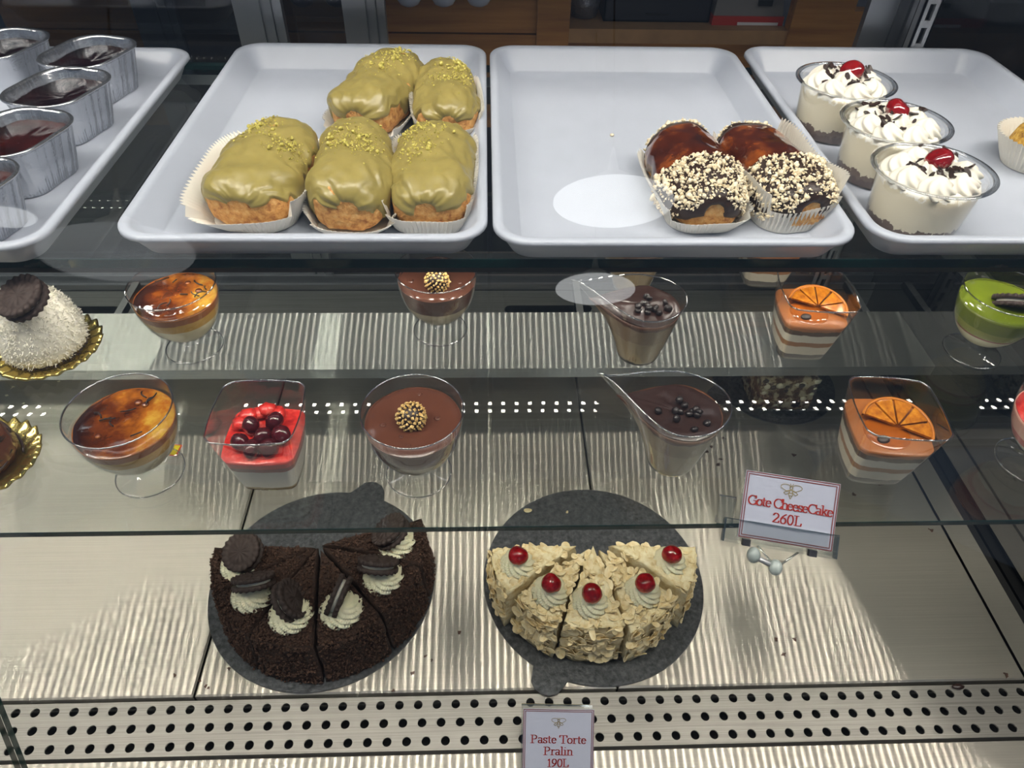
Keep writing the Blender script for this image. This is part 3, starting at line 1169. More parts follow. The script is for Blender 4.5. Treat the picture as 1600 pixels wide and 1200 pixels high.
def cream_cup(u, v, label, seed, cherry_at):
    rng = random.Random(seed)
    Hc = .060
    p = at(u, v, FLOOR + Hc)
    o = empty('cream_cup', (p.x, p.y, FLOOR), label, 'dessert cup', 'cream and cherry cups on the right tray')
    prof = [(0.0, .0006), (.040, .0004), (.0415, .002), (.0465, .05), (.048, Hc - .003), (.0485, Hc - .0015), (.0548, Hc - .001), (.0552, Hc)]
    vv, ff = lathe(prof, 64)
    pyd('cup', vv, ff, o, 'plastic_cup', True)
    vv, ff = lathe([(.0505, Hc - .0012), (.0556, Hc - .0008), (.0556, Hc + .0004), (.0505, Hc + .0002), (.0505, Hc - .0012)], 64)
    pyd('cup_rim', vv, ff, o, 'plastic_rim', True)
    vv, ff = lathe([(0, .0012), (.0398, .0012), (.0408, .003), (.0455, .049), (.043, .0535), (.03, .055), (0, .056)], 56, lambda r, z, a: (r, z + (.0012 * nz(r * 60 * cos(a), r * 60 * sin(a), 0, 1, seed) if z > .05 else 0)))
    pyd('layered_filling', vv, ff, o, 'trifle_layers', True)
    k = 7
    for i in range(k + 1):
        if i < k:
            a = tau * i / k + seed
            x, y, R, H = .0285 * cos(a), .0285 * sin(a), .0165, .0155
        else:
            x = y = 0
            R, H = .0175, .019
        vv, ff = rosette_mesh(R, H, 7, 1.3 * (1 if rng.random() < .8 else -1), seed + i)
        r = pyd('cream_rosette', vv, ff, o, 'whipped_cream', True)
        r.location = (x, y, .0525)
        r.rotation_euler = (rng.uniform(-.15, .15), rng.uniform(-.15, .15), rng.uniform(0, 6))
    cx, cy = cherry_at
    c = ball('cherry', .0116, o, 'cherry', (cx, cy - .004, .0680), 3, (1.15, 1.05, .86), lambda c: 1 - .25 * exp(-((c.z - 1) ** 2 + c.x ** 2 + c.y ** 2) * 9) + .06 * nz(c.x, c.y, c.z, 2, seed))
    c.rotation_euler = (-.5, .3, seed)
    for i in range(34):
        a, rr = rng.uniform(0, tau), rng.gauss(.022, .009)
        x, y = cx * .6 + rr * cos(a), cy * .6 + rr * sin(a)
        if hypot(x, y) > .043:
            continue
        hh = 0
        for q in range(k + 1):
            b = tau * q / k + seed
            ex, ey, R, H = (.0285 * cos(b), .0285 * sin(b), .0165, .0155) if q < k else (0, 0, .0175, .019)
            dd = hypot(x - ex, y - ey) / R
            if dd < 1:
                hh = max(hh, H * (1 - dd ** 1.35) ** .6)
        fl = link('chocolate_flake', FLAKE if rng.random() < .6 else FLAKE2, o)
        fl.location = (x, y, .0535 + hh)
        fl.rotation_euler = (rng.uniform(-.9, .9), rng.uniform(-.9, .9), rng.uniform(0, 6))
        k_ = rng.uniform(.8, 1.7)
        fl.scale = (k_, k_, k_)
    return o


cream_cup(1322, 125, 'clear cup of whipped cream with red cherry, backmost of three', 3, (.006, .010))
cream_cup(1400, 189, 'clear cup of whipped cream with red cherry, middle of three', 5, (.002, .012))
cream_cup(1459, 264, 'clear cup of whipped cream with red cherry, frontmost of three', 8, (.002, .006))

# partly seen pastry in a fluted case at the right edge
pr = empty('crumb_pastry', (.610, .728, FLOOR), 'golden crumb pastry in white fluted paper case at right edge', 'pastry')
pbr('crumb_gold', S(190, 150, 60), .7, stops=[(.3, S(120, 78, 26)), (.5, S(196, 152, 60)), (.7, S(224, 192, 110))], nscale=160, bump=(300, .8, .002))
vv, ff = lathe([(0, .002), (.026, .002), (.032, .02), (.028, .036), (.015, .044), (0, .046)], 48, lambda r, z, a: (r * (1 + .05 * fbm(r * cos(a), r * sin(a), z, 120, 2)), z))
pyd('pastry_body', vv, ff, pr, 'crumb_gold', True)
rings = []
for r0, z in ((.030, .0005), (.036, .012), (.043, .028), (.046, .034)):
    rings.append([((r0 + (.0012 if k % 2 else -.0012) * z / .02) * cos(tau * k / 96), (r0 + (.0012 if k % 2 else -.0012) * z / .02) * sin(tau * k / 96), z) for k in range(96)])
vv, ff = loft(rings, True)
cc = pyd('fluted_case', vv, ff, pr, 'paper_case')
# stray crumb on the empty tray
p = at(956, 213, FLOOR)
cr = ball('pastry_crumb', .0028, None, 'nut', (p.x, p.y, FLOOR + .0016), 1, (1, .8, .7), lambda c: 1 + .25 * nz(c.x, c.y, c.z, 1.2, 4))
tag(cr, 'single pale nut crumb on the empty part of the tray', 'crumb')
# ================================================================== dessert cups on the lower glass shelf
clear('clear_cup', (.972, .974, .976), 0.05, edge=.8, power=3.0)
clear('clear_rim', (.62, .64, .66), 0.30, power=2.0)
pbr('caramel', S(120, 60, 16), 0.08, coat=.6, stops=[(.30, S(38, 15, 8)), (.45, S(92, 42, 14)), (.58, S(170, 100, 26)), (.74, S(214, 170, 60))], nscale=22, bump=(60, .3, .002))
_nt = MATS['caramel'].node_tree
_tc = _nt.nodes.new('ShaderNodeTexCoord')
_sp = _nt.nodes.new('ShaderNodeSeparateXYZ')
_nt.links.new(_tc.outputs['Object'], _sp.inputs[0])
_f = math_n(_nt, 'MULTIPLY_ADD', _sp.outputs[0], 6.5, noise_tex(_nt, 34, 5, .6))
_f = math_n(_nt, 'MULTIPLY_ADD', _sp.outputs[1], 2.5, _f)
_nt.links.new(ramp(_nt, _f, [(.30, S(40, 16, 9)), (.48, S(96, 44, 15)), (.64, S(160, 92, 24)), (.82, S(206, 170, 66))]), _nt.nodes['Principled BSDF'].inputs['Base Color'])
pbr('custard', S(222, 190, 84), 0.35)
pbr('choc_milk', S(88, 52, 38), 0.16, coat=.3, vary=(40, .08), bump=(90, .2, .0015))
pbr('choc_mousse', S(46, 30, 26), 0.28, coat=.15, vary=(50, .12), bump=(160, .25, .0012))
pbr('bead_dark', S(34, 27, 26), 0.3)
pbr('nut_gold', S(214, 178, 104), 0.55, stops=[(.3, S(160, 110, 50)), (.5, S(216, 180, 108)), (.75, S(238, 214, 156))], nscale=300)
pbr('straw_dark', S(30, 20, 16), .4)
pbr('orange_rind', S(184, 108, 24), .4, vary=(120, .15))
pbr('orange_pulp', S(190, 116, 20), .22, stops=[(.3, S(140, 74, 10)), (.55, S(186, 112, 18)), (.8, S(214, 150, 46))], nscale=160, sss=.2, sss_col=(.004, .002, .001))
pbr('caramel_mousse', S(158, 94, 44), .3, vary=(30, .1))
pbr('amber_glaze', S(150, 78, 18), .08, coat=.6, vary=(40, .2))
pbr('red_jam', S(196, 40, 34), .2, coat=.4, stops=[(.3, S(150, 20, 22)), (.55, S(214, 54, 44)), (.8, S(240, 130, 118))], nscale=90, bump=(120, .5, .002))
pbr('sour_cherry', S(66, 10, 16), .16, coat=.5, vary=(50, .35), bump=(70, .5, .002))
pbr('matcha', S(98, 112, 24), .12, coat=.5, vary=(30, .1))
pbr('cookie', S(56, 43, 39), .7, vary=(200, .2), bump=(500, .5, .001))
pbr('sugar_pearl', S(236, 236, 240), .15, .3)
pbr('coconut', S(234, 230, 216), .7, sss=.15, sss_col=(.003, .003, .002))
pbr('gold_board', S(206, 186, 112), .22, .95)
pbr('cake_crumb_dark', S(48, 32, 26), .8)
layered('layers_caramel', [(0, S(214, 200, 168)), (.0265, S(220, 208, 170)), (.044, S(200, 156, 66)), (.054, S(150, 84, 26))], .3, .0010, 60)
layered('layers_choc', [(0, S(176, 162, 132)), (.036, S(188, 172, 140)), (.044, S(96, 58, 42))], .3, .0010, 60)
layered('layers_mousse', [(0, S(70, 52, 40)), (.005, S(150, 130, 98)), (.035, S(136, 112, 84)), (.0545, S(84, 52, 34))], .3, .0022, 80)
layered('layers_orange', [(0, S(98, 90, 84)), (.010, S(216, 206, 184)), (.0215, S(160, 108, 62)), (.0275, S(222, 214, 194)), (.0375, S(90, 60, 38)), (.0435, S(170, 104, 54))], .35, .0014, 90)
layered('layers_cherry', [(0, S(150, 120, 70)), (.006, S(212, 206, 192)), (.0305, S(130, 18, 22)), (.0355, S(196, 54, 48))], .35, .0010, 80)
layered('layers_matcha', [(0, S(216, 210, 176)), (.0345, S(226, 216, 184)), (.0355, S(140, 20, 40)), (.0375, S(140, 144, 62)), (.047, S(104, 116, 30))], .3, .0004, 50)
layered('layers_berry', [(0, S(220, 212, 196)), (.030, S(190, 50, 44)), (.04, S(226, 170, 150))], .3, .0016, 60)

# ---------------------------------------------------------------- round coupes
BOWL = [(.0062, .0150), (.013, .0172), (.0215, .0226), (.0285, .0305), (.0335, .0400), (.0370, .0510), (.0392, .0640), (.0400, .0770)]


def bowl_r(z):
    for (r0, z0), (r1, z1) in zip(BOWL, BOWL[1:]):
        if z <= z1:
            t = (z - z0) / (z1 - z0)
            return r0 + (r1 - r0) * max(0, t)
    return BOWL[-1][0]


def smooth_bowl(n=22):
    out = []
    for i in range(n + 1):
        q = i / n
        z = .015 + .062 * (q ** 1.6)
        out.append((bowl_r(z), z))
    return out


def coupe(base_px, label, fill_mat, level, seed, group='round stemmed dessert coupes on the lower shelf', name='dessert_coupe'):
    p = base_px if isinstance(base_px, Vector) else at(base_px[0], base_px[1], Z2)
    o = empty(name, (p.x, p.y, Z2 + .0004), label, 'dessert cup', group)
    prof = [(.0272, 0.0), (.0275, .0007), (.026, .0013), (.016, .0032), (.008, .0062), (.0048, .0105)] + smooth_bowl()
    v, f = lathe(prof, 64)
    pyd('coupe_glass', v, f, o, 'clear_cup', True)
    v, f = lathe([(.0394, .0766), (.0403, .0764), (.0406, .0772), (.0401, .0778), (.0394, .0774), (.0394, .0766)], 72)
    pyd('coupe_rim', v, f, o, 'clear_rim', True)
    v, f = lathe([(.0272, .0001), (.0279, .0003), (.0279, .001), (.0272, .0012), (.0272, .0001)], 56)
    pyd('foot_rim', v, f, o, 'clear_rim', True)
    k = .975
    pf = [(0.0, .0162)] + [(r * k, z + .0004) for r, z in smooth_bowl() if z < level]
    R = bowl_r(level) * k
    pf += [(R, level), (R * .97, level - .0008), (R * .8, level - .001), (R * .5, level - .0006), (R * .2, level - .0002), (0, level)]
    v, f = lathe(pf, 56, lambda r, z, a: (r, z + (.0009 * fbm(r * cos(a), r * sin(a), 0, 70, seed) if z > level - .0012 else 0)))
    pyd('filling', v, f, o, fill_mat, True)
    return o, R


def disc_top(o, name, R, z, mat, seed, amp=.0012, dome=.0):
    rings = []
    for q in (1.0, .93, .8, .6, .4, .2, .02):
        rings.append([(R * q * cos(tau * k / 56), R * q * sin(tau * k / 56), z + dome * (1 - q * q) - (.0012 if q == 1 else 0) + amp * fbm(R * q * cos(tau * k / 56), R * q * sin(tau * k / 56), 0, 60, seed)) for k in range(56)])
    v, f = loft(rings)
    return pyd(name, v, f, o, mat, True)


def strand(o, name, mat, z, seed, R, n):
    rng = random.Random(seed)
    for i in range(n):
        a = rng.uniform(0, tau)
        r = R * rng.uniform(.2, .85)
        x, y = r * cos(a), r * sin(a)
        b = rng.uniform(0, tau)
        L = rng.uniform(.006, .014)
        pts = [(x + L * (t - .5) * cos(b + t * .7), y + L * (t - .5) * sin(b + t * .7), z + .0012 + .0012 * sin(pi * t)) for t in (0, .25, .5, .75, 1)]
        v, f = tube(pts, .0006, 6)
        pyd(name, v, f, o, mat, True)


def caramel(px, label, seed):
    o, R = coupe(px, label, 'layers_caramel', .0625, seed)
    disc_top(o, 'caramel_top', R * .985, .0635, 'caramel', seed)
    strand(o, 'caramel_strand', 'straw_dark', .064, seed, R, 9)
    rng = random.Random(seed)
    for i in range(3):
        a = rng.uniform(0, tau)
        x, y = R * .55 * cos(a), R * .55 * sin(a)
        ball('caramel_blister', rng.uniform(.002, .0035), o, 'caramel', (x, y, .0638), 2, (1, 1, .5))
    return o


def nutball(o, x, y, z, r, seed):
    rng = random.Random(seed)
    c = ball('nut_praline', r, o, 'choc_dark', (x, y, z), 2)
    for i in range(110):
        k = i / 110
        ph = math.acos(1 - 1.7 * k)
        th = i * 2.39996
        d = Vector((sin(ph) * cos(th), sin(ph) * sin(th), cos(ph)))
        me = NUTBIT[i % len(NUTBIT)]
        b = link('nut_bit', me, c)
        b.location = d * (r * 1.02)
        b.rotation_euler = (rng.uniform(0, 3), rng.uniform(0, 3), rng.uniform(0, 3))
        s = rng.uniform(.8, 1.25)
        b.scale = (s, s, s)


NUTBIT = []
_r = random.Random(4)
for _i in range(5):
    _v, _f = chunk(_r, .0019, .9)
    _me = bpy.data.meshes.new('nut_bit')
    _me.from_pydata([tuple(a) for a in _v], [], _f)
    _me.materials.append(MATS['nut_gold'])
    NUTBIT.append(_me)


def choc_coupe(px, label, seed, nx, ny):
    o, R = coupe(px, label, 'layers_choc', .0645, seed)
    disc_top(o, 'chocolate_top', R * .985, .0655, 'choc_milk', seed, .0008)
    nutball(o, nx, ny, .0710, .0112, seed)
    rng = random.Random(seed)
    for i in range(5):
        a, r = rng.uniform(0, tau), R * rng.uniform(.45, .85)
        v, f = lathe([(.0008, 0), (.0022, .0006), (.0026, .0002), (.0032, -.0004)], 16)
        b = pyd('bubble', v, f, o, 'choc_milk', True)
        b.location = (r * cos(a), r * sin(a), .0660)
        s = rng.uniform(.6, 1.2)
        b.scale = (s, s, s)
    return o


def cookie_obj(o, loc, rot, R=.0185, sandwich=True, name='cookie'):
    """scalloped sandwich cookie with embossed petals; ring edge has 20 lobes"""
    c = bpy.data.objects.new(name, None)
    COL.objects.link(c)
    c.parent = o
    c.location = loc
    c.rotation_euler = rot
    gp = R * .085

    def wafer(z0, z1, up):
        rings = []
        seg = 120
        for q, zz in ((1, z0), (1.0, z0 + (z1 - z0) * .6), (.965, z1), (.74, z1 - (z1 - z0) * .16), (.70, z1 - (z1 - z0) * .35), (.62, z1 - (z1 - z0) * .35), (.56, z1 - (z1 - z0) * .12), (.3, z1 - (z1 - z0) * .12), (.02, z1 - (z1 - z0) * .12)):
            ring = []
            for k in range(seg):
                a = tau * k / seg
                lob = .5 + .5 * cos(a * 20)
                r = R * q * (1 - (.045 * (1 - lob) if q > .9 else 0))
                z = zz
                if .72 < q < .99:
                    z -= (z1 - z0) * .22 * (1 - lob)
                if q == .3:
                    z += (z1 - z0) * .14 * cos(a * 12)
                ring.append((r * cos(a), r * sin(a), z))
            rings.append(ring)
        return loft(rings, True, True)
    t = R * .24
    v, f = wafer(gp, gp + t, 1)
    pyd('top_wafer', v, f, c, 'cookie', True)
    if sandwich:
        v, f = wafer(gp, gp + t, 1)
        v = [(x, -y, -z) for x, y, z in v]
        pyd('bottom_wafer', v, f, c, 'cookie', True)
        v, f = lathe([(0, -gp * 1.05), (R * .76, -gp * 1.05), (R * .78, 0), (R * .76, gp * 1.05), (0, gp * 1.05)], 40)
        pyd('cream_layer', v, f, c, 'whipped_cream', True)
    return c


caramel((236, 738), 'stemmed coupe of dark caramel custard in front row', 21)
caramel((305, 541), 'stemmed coupe of caramel custard with yellow side, back row', 26)
choc_coupe((655, 738), 'stemmed coupe of milk chocolate cream with nut praline, front row', 31, -.001, -.002)
choc_coupe((688, 515), 'stemmed coupe of milk chocolate cream with nut praline, back row', 34, .001, -.013)

go, gR = coupe((1517, 549), 'stemmed coupe of green pistachio cream with black cookie', 'layers_matcha', .0640, 41)
disc_top(go, 'green_top', gR * .985, .0650, 'matcha', 41, .0006)
cookie_obj(go, (.006, -.006, .0690), (radians(-41), radians(6), radians(-4)), .0185)
for i in range(9):
    a = i * 2.4
    r = .002 * sqrt(i)
    ball('sugar_pearl', .0015, go, 'sugar_pearl', (.0235 + r * cos(a), -.010 + r * sin(a), .0668 + .0008 * (i % 2)), 2)

eo, eR = coupe((1607, 722), 'stemmed coupe of red and cream dessert cut by right edge', 'layers_berry', .0560, 47)
disc_top(eo, 'berry_top', eR * .985, .0570, 'red_jam', 47)


# ---------------------------------------------------------------- square cups
def sq_outline(side, bulge, rad, n=10):
    pts = []
    for x, y in rrect(side, side, rad, n):
        pts.append((x, y))
    out = []
    m = len(pts)
    # resample edges so that the sides can bow outwards
    dense = []
    for i in range(m):
        a, b = pts[i], pts[(i + 1) % m]
        L = hypot(b[0] - a[0], b[1] - a[1])
        k = max(1, int(L / (side / 9)))
        for q in range(k):
            dense.append((a[0] + (b[0] - a[0]) * q / k, a[1] + (b[1] - a[1]) * q / k))
    for x, y in dense:
        h = side / 2
        if abs(x) > abs(y):
            e = 1 - (y / h) ** 2
            out.append((x + math.copysign(bulge * e, x), y))
        else:
            e = 1 - (x / h) ** 2
            out.append((x, y + math.copysign(bulge * e, y)))
    return out


SQH = .072
SQ_LV = 14


def sq_ring(q, k=1.0):
    """outline at relative height q of the tapering square cup"""
    sd = (.0435 + (.0640 - .0435) * (q ** .85)) * k
    ref = SQ_UNIT
    return [(x * sd, y * sd) for x, y in ref]


SQ_UNIT = sq_outline(1.0, .045, .11)


def square_cup(px, rz, label, fill_mat, level, seed, name='layered_square_cup', group='square dessert cups on the lower shelf'):
    p = at(px[0], px[1], Z2)
    o = empty(name, (p.x, p.y, Z2 + .0004), label, 'dessert cup', group, rz)
    rings = [[(x * .93, y * .93, .0004) for x, y in sq_ring(0)]]
    for i in range(SQ_LV + 1):
        q = i / SQ_LV
        rings.append([(x, y, .002 + (SQH - .002) * q) for x, y in sq_ring(q)])
    v, f = loft(rings, True)
    pyd('cup_wall', v, f, o, 'clear_cup', True)
    rr = sq_ring(1)
    n = len(rr)
    rim = [[(x * k, y * k, z) for x, y in rr] for k, z in ((.985, SQH - .0006), (1.01, SQH - .0006), (1.015, SQH + .0006), (1.0, SQH + .001), (.985, SQH + .0005), (.985, SQH - .0006))]
    v, f = loft(rim)
    pyd('cup_rim', v, f, o, 'clear_rim', True)
    rings = []
    steps = 12
    for i in range(steps + 1):
        q = level / SQH * i / steps
        rings.append([(x, y, .0018 + (level - .0018) * i / steps) for x, y in sq_ring(q, .972)])
    top = rings[-1]
    for k, dz in ((.97, -.0006), (.85, -.0009), (.6, -.0006), (.3, -.0003), (.02, 0)):
        rings.append([(x * k, y * k, level + dz + .0007 * fbm(x * k, y * k, 0, 60, seed)) for x, y, z in top])
    v, f = loft(rings, True, True)
    pyd('filling', v, f, o, fill_mat, True)
    return o, [(x, y) for x, y, z in top]


def cap_sheet(o, name, outline, z, mat, seed, k0=.99, amp=.0006):
    rings = []
    for k in (k0, .9, .7, .45, .2, .02):
        rings.append([(x * k, y * k, z - (.001 if k == k0 else 0) + amp * fbm(x * k, y * k, 0, 60, seed)) for x, y in outline])
    v, f = loft(rings, False, True)
    return pyd(name, v, f, o, mat, True)


def orange_slice(o, loc, rot, R, half=True):
    c = bpy.data.objects.new('orange_slice', None)
    COL.objects.link(c)
    c.parent = o
    c.location = loc
    c.rotation_euler = rot
    T = .0028
    n = 28
    A = pi * 1.02

    def arc(r, z):
        return [(r * cos(A * k / n), r * sin(A * k / n), z) for k in range(n + 1)]
    v, f = loft([arc(R * .93, -T / 2), arc(R, -T / 2), arc(R, T / 2), arc(R * .93, T / 2), arc(R * .93, -T / 2)], closed=False)
    pyd('rind', v, f, c, 'orange_rind', True)
    segs = 5
    for s in range(segs):
        a0, a1 = A * (s + .06) / segs, A * (s + .94) / segs
        out = [(R * .08 * cos((a0 + a1) / 2), R * .08 * sin((a0 + a1) / 2))]
        for k in range(7):
            a = a0 + (a1 - a0) * k / 6
            out.append((R * .91 * cos(a), R * .91 * sin(a)))
        m = len(out)
        v = [(x, y, -T * .38) for x, y in out] + [(x, y, T * .42 + .0003 * sin(9 * x / R)) for x, y in out]
        f = [tuple(range(m - 1, -1, -1)), tuple(range(m, 2 * m))] + [(k, (k + 1) % m, m + (k + 1) % m, m + k) for k in range(m)]
        pyd('pulp_segment', v, f, c, 'orange_pulp')
    return c


def orange_cup(px, rz, label, seed):
    o, out = square_cup(px, rz, label, 'layers_orange', .0500, seed)
    cap_sheet(o, 'caramel_mousse_top', out, .0507, 'caramel_mousse', seed)
    orange_slice(o, (.004, -.005, .0552), (radians(10), radians(4), radians(-24)), .0285)
    v, f = lathe([(0, .0005), (.012, .0006), (.0175, .0003), (.0185, -.0006)], 32)
    g_ = pyd('amber_glaze', v, f, o, 'amber_glaze', True)
    g_.location = (-.004, -.009, .0513)
    b = ball('coffee_bean', .0042, o, 'choc_dark', (-.010, -.018, .0527), 2, (1.3, 1, .55))
    b.rotation_euler = (0, 0, .3)
    return o


orange_cup((1353, 726), radians(-6), 'square layered caramel cup with orange slice, front row', 51)
orange_cup((1243, 541), radians(-4), 'square layered caramel cup with orange slice, back row', 53)
orange_cup((1187, 432), radians(-4), 'square layered caramel cup behind, half hidden under the nut eclairs tray', 55)

co, cout = square_cup((431, 734), radians(-1), 'square cup of red jelly topped with dark cherries', 'layers_cherry', .0440, 61, 'cherry_square_cup')
cap_sheet(co, 'red_jam_top', cout, .0448, 'red_jam', 61, amp=.0016)
rng = random.Random(61)
for i, (x, y, z) in enumerate([(-.010, .004, .047), (.008, .008, .048), (-.014, -.014, .047), (.002, -.008, .0475), (.016, -.006, .047), (.010, -.019, .0465), (-.004, -.020, .0465)]):
    b = ball('dark_cherry', .0080, co, 'sour_cherry', (x, y, z + .004), 3, (1.05, 1, .86), lambda c: 1 + .10 * nz(c.x, c.y, c.z, 1.6, i + 3) - .12 * exp(-8 * ((c.x - .6) ** 2 + (c.z - .7) ** 2)))
    b.rotation_euler = (rng.uniform(0, 3), rng.uniform(0, 1), rng.uniform(0, 6))
for i in range(5):
    a = 1.2 + i * .38
    ball('jelly_lump', .0065, co, 'red_jam', (.021 * cos(a), .021 * sin(a), .0495 + .003 * (i % 2)), 2, (1.2, 1, .7), lambda c: 1 + .3 * nz(c.x, c.y, c.z, 1.5, i))


# ---------------------------------------------------------------- pointed cups
PTH = .074


def tear(q, k=1.0, n=64):
    """teardrop outline at relative height q: round foot below, pointed beak above (towards -x)"""
    R = (.0205 + (.0365 - .0205) * q ** .9) * k
    beak = R * (1.0 + 1.0 * q ** .8)
    pts = []
    for i in range(n):
        a = tau * i / n
        x, y = R * cos(a), R * sin(a)
        d = abs(((a - pi + pi) % tau) - pi)        # angle from the beak direction
        if d < 1.25:
            t = 1 - d / 1.25
            s = t ** 1.35 * q
            ex, ey = -beak, 0
            L = 1 - s
            x, y = x * L + ex * s, y * L * (1 - .0 * s)
        pts.append((x, y))
    return pts


def pointed_cup(px, rz, label, seed, beads=16):
    p = at(px[0], px[1], Z2)
    o = empty('pointed_mousse_cup', (p.x, p.y, Z2 + .0004), label, 'dessert cup', 'pointed chocolate mousse cups on the lower shelf', rz)

    def lift(x, y, q):
        return .004 * q * (max(0, -x / .06)) - .003 * q * max(0, abs(y) / .036) ** 2
    rings = [[(x * .9, y * .9, .0004) for x, y in tear(0)]]
    for i in range(15):
        q = i / 14
        rings.append([(x, y, .002 + (PTH - .002) * q + lift(x, y, q)) for x, y in tear(q)])
    v, f = loft(rings, True)
    pyd('cup_wall', v, f, o, 'clear_cup', True)
    rr = tear(1)
    v, f = loft([[(x * k, y * k, PTH + dz + lift(x, y, 1)) for x, y in rr] for k, dz in ((.988, -.0006), (1.012, -.0005), (1.014, .0006), (.99, .0008), (.988, -.0006))])
    pyd('cup_rim', v, f, o, 'clear_rim', True)
    lev = .0605
    rings = []
    for i in range(13):
        q = lev / PTH * i / 12
        rings.append([(x, y, .0018 + (lev - .0018) * i / 12) for x, y in tear(q, .968)])
    top = rings[-1]
    for k, dz in ((.97, -.0004), (.85, -.0004), (.6, 0), (.3, .0004), (.02, .0006)):
        rings.append([(x * k, y * k, lev + dz) for x, y, z in top])
    v, f = loft(rings, True, True)
    pyd('filling', v, f, o, 'layers_mousse', True)
    cap_sheet(o, 'mousse_top', [(x, y) for x, y, z in top], lev + .0016, 'choc_mousse', seed, .97, .0016)
    rng = random.Random(seed)
    for i in range(beads):
        if i < beads - 2:
            x, y = rng.gauss(.006, .009), rng.gauss(-.004, .008)
        else:
            x, y = rng.uniform(-.02, .02), rng.uniform(-.015, .02)
        if hypot(x, y) > .022:
            x, y = x * .022 / hypot(x, y), y * .022 / hypot(x, y)
        b = ball('chocolate_bead', .0034, o, 'bead_dark', (x, y, lev + .0036 + (.003 if i % 4 == 3 else 0)), 2, (1, 1, .8), lambda c: 1 - .25 * exp(-6 * (c.z - 1) ** 2))
        b.rotation_euler = (rng.uniform(-1, 1), rng.uniform(-1, 1), 0)
    return o


pointed_cup((1046, 719), radians(-22), 'pointed clear cup of dark chocolate mousse with beads, front row', 71)
pointed_cup((995, 553), radians(-14), 'pointed clear cup of dark chocolate mousse with beads, back row', 74)
pointed_cup((985, 447), radians(-14), 'pointed clear mousse cup behind, half hidden under the upper shelf edge', 77)


# ---------------------------------------------------------------- gold boards and coconut dome
def gold_board(o, R=.048):
    def mod(r, z, a):
        if r > R * .7:
            w = (r / R - .7) / .3
            return r * (1 + .028 * w * cos(a * 22)), z + .0022 * w * cos(a * 22)
        return r, z
    v, f = lathe([(0, .0004), (R * .62, .0004), (R * .70, .0012), (R * .8, .0036), (R * .86, .0034), (R * .93, .0052), (R, .0042), (R * .985, .0030), (R * .9, .0026), (R * .7, .0002), (R * .6, 0), (0, 0)], 176, mod)
    return pyd('gold_board', v, f, o, 'gold_board', True)


p = at(78, 545, Z2)
cd = empty('coconut_dome_cake', (p.x, p.y, Z2 + .0004), 'white coconut covered dome cake with dark cookie on gold scalloped board', 'cake')
gold_board(cd, .0505)
dome = [(0, .004), (.034, .004), (.0375, .012), (.0385, .024), (.0365, .038), (.031, .052), (.023, .063), (.013, .070), (0, .072)]
v, f = lathe(dome, 48, lambda r, z, a: (r * (1 + .03 * fbm(r * cos(a), r * sin(a), z, 60, 2)), z))
pyd('dome', v, f, cd, 'coconut', True)
rng = random.Random(9)
m = MB()


def dome_pt(z):
    for (r0, z0), (r1, z1) in zip(dome[1:], dome[2:]):
        if z0 <= z <= z1:
            t = (z - z0) / (z1 - z0)
            return r0 + (r1 - r0) * t, Vector((z1 - z0, 0, r0 - r1)).normalized()
    return .001, Vector((0, 0, 1))


for i in range(3800):
    z = rng.uniform(.006, .0718)
    a = rng.uniform(0, tau)
    r, n_ = dome_pt(z)
    nrm = Vector((n_.x * cos(a), n_.x * sin(a), n_.z))
    pos = Vector((r * cos(a), r * sin(a), z)) + nrm * .0004
    d = (Vector((rng.uniform(-1, 1), rng.uniform(-1, 1), rng.uniform(-1, 1))) + nrm * .5).normalized()
    sdir = d.cross(nrm).normalized() if d.cross(nrm).length > .01 else Vector((1, 0, 0))
    L, w = rng.uniform(.0016, .0042), rng.uniform(.0003, .0006)
    m.add([pos - sdir * w, pos + sdir * w, pos + d * L + sdir * w * .6, pos + d * L - sdir * w * .6, pos + d * L * .5 + nrm * w * 1.4], [(0, 1, 4), (1, 2, 4), (2, 3, 4), (3, 0, 4), (0, 3, 2, 1)])
q = m.build('coconut_shreds', 'coconut', cd)
q['kind'] = 'stuff'
pts = []
for i in range(260):
    a = rng.uniform(0, tau)
    v, f = chunk(rng, rng.uniform(.0008, .0018))
    pp = Vector((.0365 * cos(a), .0365 * sin(a), rng.uniform(.003, .007)))
    pts.append(([x + pp for x in v], f))
scatter_crumbs(cd, 'base_crumbs', 'cake_crumb_dark', pts)
_c = at(33, 463, Z2 + .083)
cookie_obj(cd, (_c.x - cd.location.x, _c.y - cd.location.y, .0805), (radians(20), radians(-13), 0), .0225)

p = at(-24, 722, Z2)
vd = empty('chocolate_strand_cake', (p.x, p.y, Z2 + .0004), 'chocolate strand cake on gold scalloped board cut by left edge', 'cake')
gold_board(vd, .046)
v, f = lathe([(0, .003), (.026, .003), (.030, .012), (.026, .03), (.016, .042), (0, .046)], 40, lambda r, z, a: (r * (1 + .05 * fbm(r * cos(a), r * sin(a), z, 90, 3)), z))
pyd('dome', v, f, vd, 'choc_milk', True)
for i in range(40):
    a = rng.uniform(0, tau)
    z = rng.uniform(.006, .036)
    r = .031 - .0105 * (z / .036) ** 2
    pts = [(r * cos(a + t), r * sin(a + t), z + .004 * sin(3 * t + i)) for t in (0, .2, .4, .6, .8)]
    v, f = tube(pts, .0012, 6)
    pyd('chocolate_strand', v, f, vd, 'choc_dark', True)
